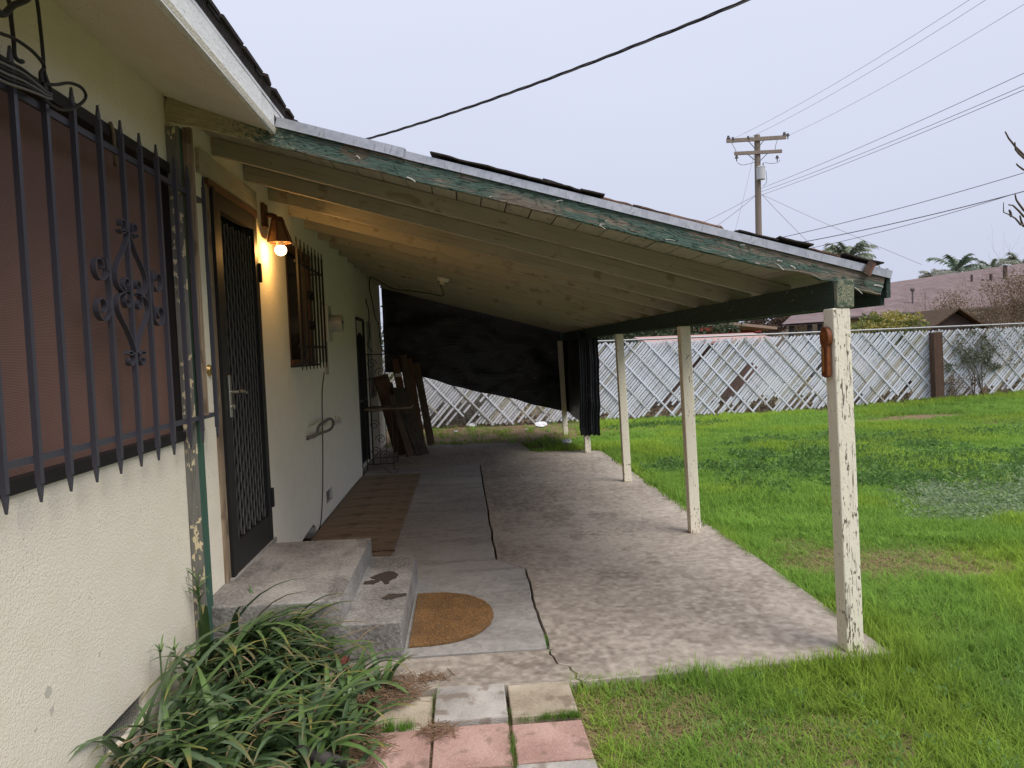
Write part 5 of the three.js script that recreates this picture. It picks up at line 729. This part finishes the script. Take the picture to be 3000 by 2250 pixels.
{ // straw and dead stems between bed and pavers
  const R = RNG(321), L = []; const spots = [[-0.42, -3.22, 0.17, 0.11, 620], [-0.34, -3.36, 0.2, 0.06, 200], [-0.47, -2.78, 0.1, 0.2, 420], [-0.17, -2.88, 0.08, 0.05, 130], [-0.2, -3.37, 0.1, 0.03, 50], [-0.52, -3.35, 0.15, 0.08, 200]];
  for (const [x, z, rx, rz, n] of spots) for (let i = 0; i < n; i++) { const a = R() * 6.28, r = Math.sqrt(R()), px = x + rx * r * Math.cos(a), pz = z + rz * r * Math.sin(a), d = R() * 6.28, l = 0.02 + 0.09 * R() * R(), y = 0.004 + 0.025 * R() * (1 - r); L.push(rod(V3(px, y, pz), V3(px + l * Math.cos(d), y + 0.03 * (R() - 0.4), pz + l * Math.sin(d)), 0.0008 + 0.0012 * R(), 3)); }
  const c = single('straw_litter', merge(L), plain(138, 112, 88, { roughness: 1 }), 'brown straw and dead stems strewn between the bed and pavers', 'straw'); c.userData.kind = 'stuff';
  const L2 = []; for (let i = 0; i < 220; i++) { const cl = i % 3 === 0, x = cl ? 1.1 + 0.7 * (R() - 0.5) : -0.5 + 2.4 * R(), z = cl ? -5.75 + 0.3 * (R() - 0.5) : -3.35 - 5.5 * R() * R(), d = R() * 6.28, l = 0.006 + 0.05 * R() * R() * R(); if (x > 1.9 || (x < -0.3 && z < -3.5)) continue; L2.push(rod(V3(x, 0.005, z), V3(x + l * Math.cos(d), 0.007, z + l * Math.sin(d)), 0.0009, 3)); }
  const c2 = single('patio_litter', merge(L2), plain(84, 68, 52, { roughness: 1 }), 'small twigs and leaf scraps scattered on the patio', 'litter'); c2.userData.kind = 'stuff';
  for (const [x, z, s, l, col] of [[-0.72, -3.52, 0.06, 'rough red brick piece at the foot of the steps', [150, 92, 78]], [-0.9, -3.54, 0.05, 'grey stone half hidden at the foot of the steps', [150, 144, 134]]]) { const g = new THREE.IcosahedronGeometry(s, 2), p = g.attributes.position; for (let i = 0; i < p.count; i++) { const k = 1 + 0.5 * (vn(p.getX(i) * 30 + 60, p.getY(i) * 30 + p.getZ(i) * 20 + 60, 4096, 4096, 5) - 0.5); p.setXYZ(i, p.getX(i) * k * 1.5, p.getY(i) * k * 0.8, p.getZ(i) * k); } g.computeVertexNormals(); single('stone', toCreasedNormals(g, 0.5).translate(x, 0.03, z), plain(...col, { roughness: 1 }), l, 'stone'); }
  const sl = thing('solar_light', 'small round grey solar light with clear top beside the straw', 'light', V3(-0.535, 0, -3.24)); mesh('body', at(new THREE.CylinderGeometry(0.03, 0.026, 0.045, 24), 0, 0.05, 0), plain(124, 120, 118, { roughness: 0.4 }), sl); mesh('rim', at(new THREE.TorusGeometry(0.03, 0.004, 8, 28).rotateX(Math.PI / 2), 0, 0.074, 0), M.steel, sl); mesh('panel', at(new THREE.CylinderGeometry(0.028, 0.028, 0.003, 24), 0, 0.073, 0), plain(110, 108, 104, { roughness: 0.15 }), sl); mesh('stake', rod(V3(0, -0.05, 0), V3(0, 0.03, 0), 0.008, 8), M.black, sl);
  const pa = onY(872, 2198, 0.06), pb = onY(1006, 2245, 0.03); const pp = thing('pipe_end', 'black plastic pipe end lying in the leaves by the path', 'pipe'); mesh('pipe', rod(pa, pb, 0.024, 18), plain(58, 54, 54, { roughness: 0.6 }), pp); mesh('sleeve', rod(pa.clone().lerp(pb, 0.45), pb, 0.029, 20), plain(74, 70, 68, { roughness: 0.6 }), pp);
  single('paper_scrap', (() => { const g = new THREE.PlaneGeometry(0.08, 0.05, 8, 6), p = g.attributes.position; for (let i = 0; i < p.count; i++) p.setZ(i, 0.02 * (vn(p.getX(i) * 60 + 9, p.getY(i) * 60 + 9, 999, 999, 2) - 0.5)); g.rotateX(-1.1); g.computeVertexNormals(); return g.translate(-0.66, 0.10, -3.28); })(), plain(226, 216, 206, { side: THREE.DoubleSide }), 'crumpled white paper scrap caught in the leaves', 'litter');
  for (const [px, py, l, s] of [[1385, 1248, 'white bag lying on the dirt below the tarp', 0.055], [1585, 1247, 'white plastic litter beside the broken slats', 0.075], [1660, 1297, 'grey paper litter on the lawn beyond the patio', 0.05], [1336, 1268, 'small pale wrapper on the dirt near the leaning boards', 0.03], [1543, 1262, 'tan scrap on the dirt below the tarp edge', 0.025]]) { const c0 = onY(px, py, 0), g = new THREE.IcosahedronGeometry(s, 3), p = g.attributes.position; for (let i = 0; i < p.count; i++) { const k = 0.35 + 1.3 * vn(p.getX(i) * 46 / s * 0.05 + 60, p.getY(i) * 26 + p.getZ(i) * 31 + 60, 4096, 4096, 5); p.setXYZ(i, p.getX(i) * k * 1.3, p.getY(i) * k * 0.6, p.getZ(i) * k); } g.computeVertexNormals(); single('plastic_litter', toCreasedNormals(g, 0.4).translate(c0.x, 0.02, c0.z), plain(220, 222, 226, { roughness: 0.5 }), l, 'litter', 'litter beyond the patio'); }
}

/* ------------------------------------------------------------------ lawn */
function tuft(nb, h, w, spread, seed, segs = 3) {
  const R = RNG(seed), P = [], N = [], Cc = [];
  for (let b = 0; b < nb; b++) {
    const a = R() * 6.283, r = spread * Math.sqrt(R()), x0 = r * Math.cos(a), z0 = r * Math.sin(a), d = R() * 6.283, len = h * (0.55 + 0.6 * R()), bend = 0.15 + 0.75 * R(), tw = d + 1.57 + (R() - 0.5), wx = Math.cos(tw) * w, wz = Math.sin(tw) * w, br = 0.8 + 0.4 * R();
    const pt = (t) => V3(x0 + Math.cos(d) * len * bend * t * t, len * t * (1 - 0.28 * bend * t), z0 + Math.sin(d) * len * bend * t * t);
    for (let i = 0; i < segs; i++) { const t0 = i / segs, t1 = (i + 1) / segs, A = pt(t0), B = pt(t1), k0 = 1 - t0 * t0, k1 = 1 - t1 * t1, q = [[A, k0, -1], [A, k0, 1], [B, k1, 1], [B, k1, -1]]; for (const j of (i < segs - 1 ? [0, 1, 2, 0, 2, 3] : [0, 1, 2])) { const [p, k, sg] = q[j]; P.push(p.x + wx * k * sg, p.y, p.z + wz * k * sg); N.push(Math.cos(d) * 0.3, 0.95, Math.sin(d) * 0.3); Cc.push(br, br, br); } }
  }
  const g = new THREE.BufferGeometry(); g.setAttribute('position', new THREE.Float32BufferAttribute(P, 3)); g.computeVertexNormals(); g.setAttribute('color', new THREE.Float32BufferAttribute(Cc, 3)); return g;
}
const grassMat = new THREE.MeshPhysicalMaterial({ color: 0xffffff, roughness: 1, specularIntensity: 0.25, side: THREE.DoubleSide, transmission: 0.4, thickness: 0, vertexColors: true });
function scatter(name, label, cat, geos, list, mat) { // list of [x,y,z,scale,height,r,g,b]; one instanced mesh per blade shape under one group
  const g = new THREE.Group(); g.name = name; g.userData = { label, category: cat, kind: 'stuff' }; scene.add(g); const o = new THREE.Object3D(), c = new THREE.Color();
  geos.forEach((geo, gi) => { const L = list.filter((_, i) => i % geos.length === gi), im = new THREE.InstancedMesh(geo, mat, L.length); im.name = cat.replace(' ', '_') + '_tufts'; im.userData.kind = 'stuff'; im.castShadow = im.receiveShadow = true; L.forEach(([x, y, z, s, h, r, gg, b, yaw], i) => { o.position.set(x, y, z); o.rotation.set(0, yaw, 0); o.scale.set(s, h, s); o.updateMatrix(); im.setMatrixAt(i, o.matrix); im.setColorAt(i, c.setRGB(r, gg, b)); }); g.add(im); });
}
{
  const R = RNG(401), near = [], far = [], dry = [], weed = [], clov = [];
  const dist = (x, z) => Math.hypot(x, z);
  const inView = (x, z) => { const d = V3(x, 0, z).sub(camera.position), w = d.dot(cFwd); if (w < 0.9) return false; const u = 1500 + FPX * d.dot(cRight) / w, v = 1125 - FPX * d.dot(cUp) / w; return u > -400 && u < 4300 && v < 2900; };
  const add = (x, z) => {
    if (!inView(x, z) || (inSlab(x, z, 0.01) && x < 2.05)) return; if (x < 0.46 && z > -3.27) return; if (z < -14.95) return;
    const dn = dirtness(x, z), dr = dryness(x, z), wd = weedness(x, z), cl = cloverness(x, z), d = dist(x, z), y = gy(x, z) - 0.008, n = vn(x * 1.1 + 70, z * 1.1 + 70, 4096, 4096, 12), n2 = vn(x * 4 + 70, z * 4 + 70, 4096, 4096, 14), lush = 0.45 + 0.6 * n + 0.5 * n2, yaw = R() * 6.28, k = 0.8 + 0.4 * R();
    if (R() < dn * 0.93) { if (R() < 0.25) dry.push([x, y, z, 1.0, 0.45 + 0.3 * R(), 0.36 * k, 0.27 * k, 0.15 * k, yaw]); return; }
    if (R() < dr * 0.85 || R() < 0.07 + 0.16 * sst(0.5, 0.8, n2) * (z > -3.4 ? 1.3 : 0.5)) { dry.push([x, y, z, 0.9 + 0.4 * R(), 0.35 + 0.35 * R(), 0.40 * k, 0.32 * k, 0.17 * k, yaw]); if (R() < dr * 0.8) return; }
    if (R() < cl * 0.95) { const cg = R() < 0.45 ? 1 : 0.6; clov.push([x, y, z, 0.7 + 0.6 * R(), 0.4 + 0.5 * R(), (0.22 + 0.10 * cg) * k, (0.34 + 0.08 * cg) * k, (0.10 + 0.16 * cg) * k, yaw]); if (R() < 0.72) return; }
    if (R() < 0.62 * wd * sst(0.25, 0.6, n2 * 0.6 + n * 0.6)) { weed.push([x, y, z, 0.7 + 0.8 * R(), 0.6 + 0.9 * R() * n2, 0.16 * k, 0.30 * k, 0.085 * k, yaw]); if (R() < 0.6) return; }
    const ye = sst(0.4, 0.75, n), hgt = lush * (1 - 0.5 * dr) * (1 - 0.35 * cl) * (z > -3.3 ? 1.0 : 1.05) * (x > 2.05 && x < 2.25 ? 1.2 : 1) * (z > -3.34 && z < -3.12 ? 1.35 : 1);
    const hz = vn(x * 0.45 + 30, z * 0.7 + 30, 4096, 4096, 19), kk = k * (0.86 + 0.3 * hz), col = [lerp(0.215, 0.285, ye) * kk, lerp(0.375, 0.425, ye) * kk, lerp(0.062, 0.056, ye) * kk];
    (d < 6.2 ? near : far).push([x, y, z, 0.85 + 0.4 * R(), hgt, ...col, yaw]);
  };
  const fill = (x0, x1, z0, z1, dens) => { const n = Math.round((x1 - x0) * (z0 - z1) * dens); for (let i = 0; i < n; i++) add(x0 + (x1 - x0) * R(), z0 + (z1 - z0) * R()); };
  fill(0.42, 4.5, -1.5, -3.42, 1500); fill(2.0, 5.2, -3.42, -6, 1300); fill(2.0, 9, -6, -10.7, 620); fill(-1.4, 14.5, -10.7, -14.95, 360); fill(5.2, 9, -4, -6, 600); fill(9, 14.5, -6, -10.7, 260); fill(4.5, 7.5, -1.5, -4, 500);
  // strays: joints, slab edge
  for (let i = 0; i < 22; i++) { const t = R() * R(); near.push([0.135 + (R() - 0.5) * 0.02, -0.01, -2.6 - 0.64 * t, 0.35, 0.3 + 0.4 * R(), 0.14, 0.26, 0.05, R() * 6]); }
  for (let i = 0; i < 75; i++) near.push([0.43 - 0.28 * R() * R(), -0.01, -2.935 + (R() - 0.5) * 0.02, 0.35, 0.25 + 0.35 * R(), 0.15, 0.28, 0.04, R() * 6]);
  for (let i = 0; i < 40; i++) near.push([-0.36 + 0.1 * (R() + R() - 1), -0.02, -2.95 + (R() - 0.5) * 0.03, 0.4, 0.45 + 0.5 * R(), 0.16, 0.34, 0.04, R() * 6]);
  for (let i = 0; i < 12; i++) near.push([-0.185 + 0.02 * (R() - 0.5), -0.01, -3.26 + 0.3 * R(), 0.4, 0.3 + 0.35 * R(), 0.17, 0.28, 0.05, R() * 6]);
  for (let i = 0; i < 26; i++) { const t = R(); near.push([0.383 + 0.004 * R(), -0.03, -3.58 - 0.25 * t, 0.25, 0.5 + 0.4 * R(), 0.13, 0.26, 0.05, R() * 6]); }
  scatter('lawn_grass', 'bright green lawn grass around the patio', 'grass', [tuft(12, 0.085, 0.0019, 0.035, 1), tuft(10, 0.10, 0.0021, 0.04, 2), tuft(13, 0.07, 0.0018, 0.035, 3)], near, grassMat);
  scatter('far_lawn_grass', 'green lawn grass stretching back to the slat fence', 'grass', [tuft(11, 0.10, 0.004, 0.07, 4, 2), tuft(10, 0.115, 0.0045, 0.08, 5, 2)], far, grassMat);
  scatter('dry_grass', 'straw-coloured dry grass in thin patches of the lawn', 'dry grass', [tuft(10, 0.06, 0.0022, 0.05, 6), tuft(9, 0.05, 0.0025, 0.06, 7)], dry, grassMat);
  const broad = (seed, n, s) => { const Q = RNG(seed); const g = leafCloud(n, s, (q) => V3((q() - 0.5) * 0.16, 0.02 + 0.06 * q(), (q() - 0.5) * 0.16), seed, 0.3, 0.75); return g; };
  scatter('broadleaf_weeds', 'patch of darker broad-leaved weeds in the lawn', 'weeds', [broad(411, 34, 0.034), broad(412, 30, 0.04)], weed, grassMat);
  scatter('clover_patch', 'pale grey-green clover patch in the lawn', 'clover', [broad(421, 16, 0.024), broad(422, 14, 0.028)], clov, grassMat);
  const cv = []; for (let i = 0; i < 42; i++) { const x = 0.55 + 3 * R(), z = -2.3 - 0.78 * R(); if (!inView(x, z)) continue; cv.push([x, gy(x, z) + 0.04, z, 0.5, 0.6, 0.24, 0.40, 0.12, R() * 6]); } scatter('clover_sprigs', 'pale green clover sprigs among the near lawn grass', 'clover', [broad(431, 12, 0.03)], cv, grassMat);
}
renderer.render(scene, camera);
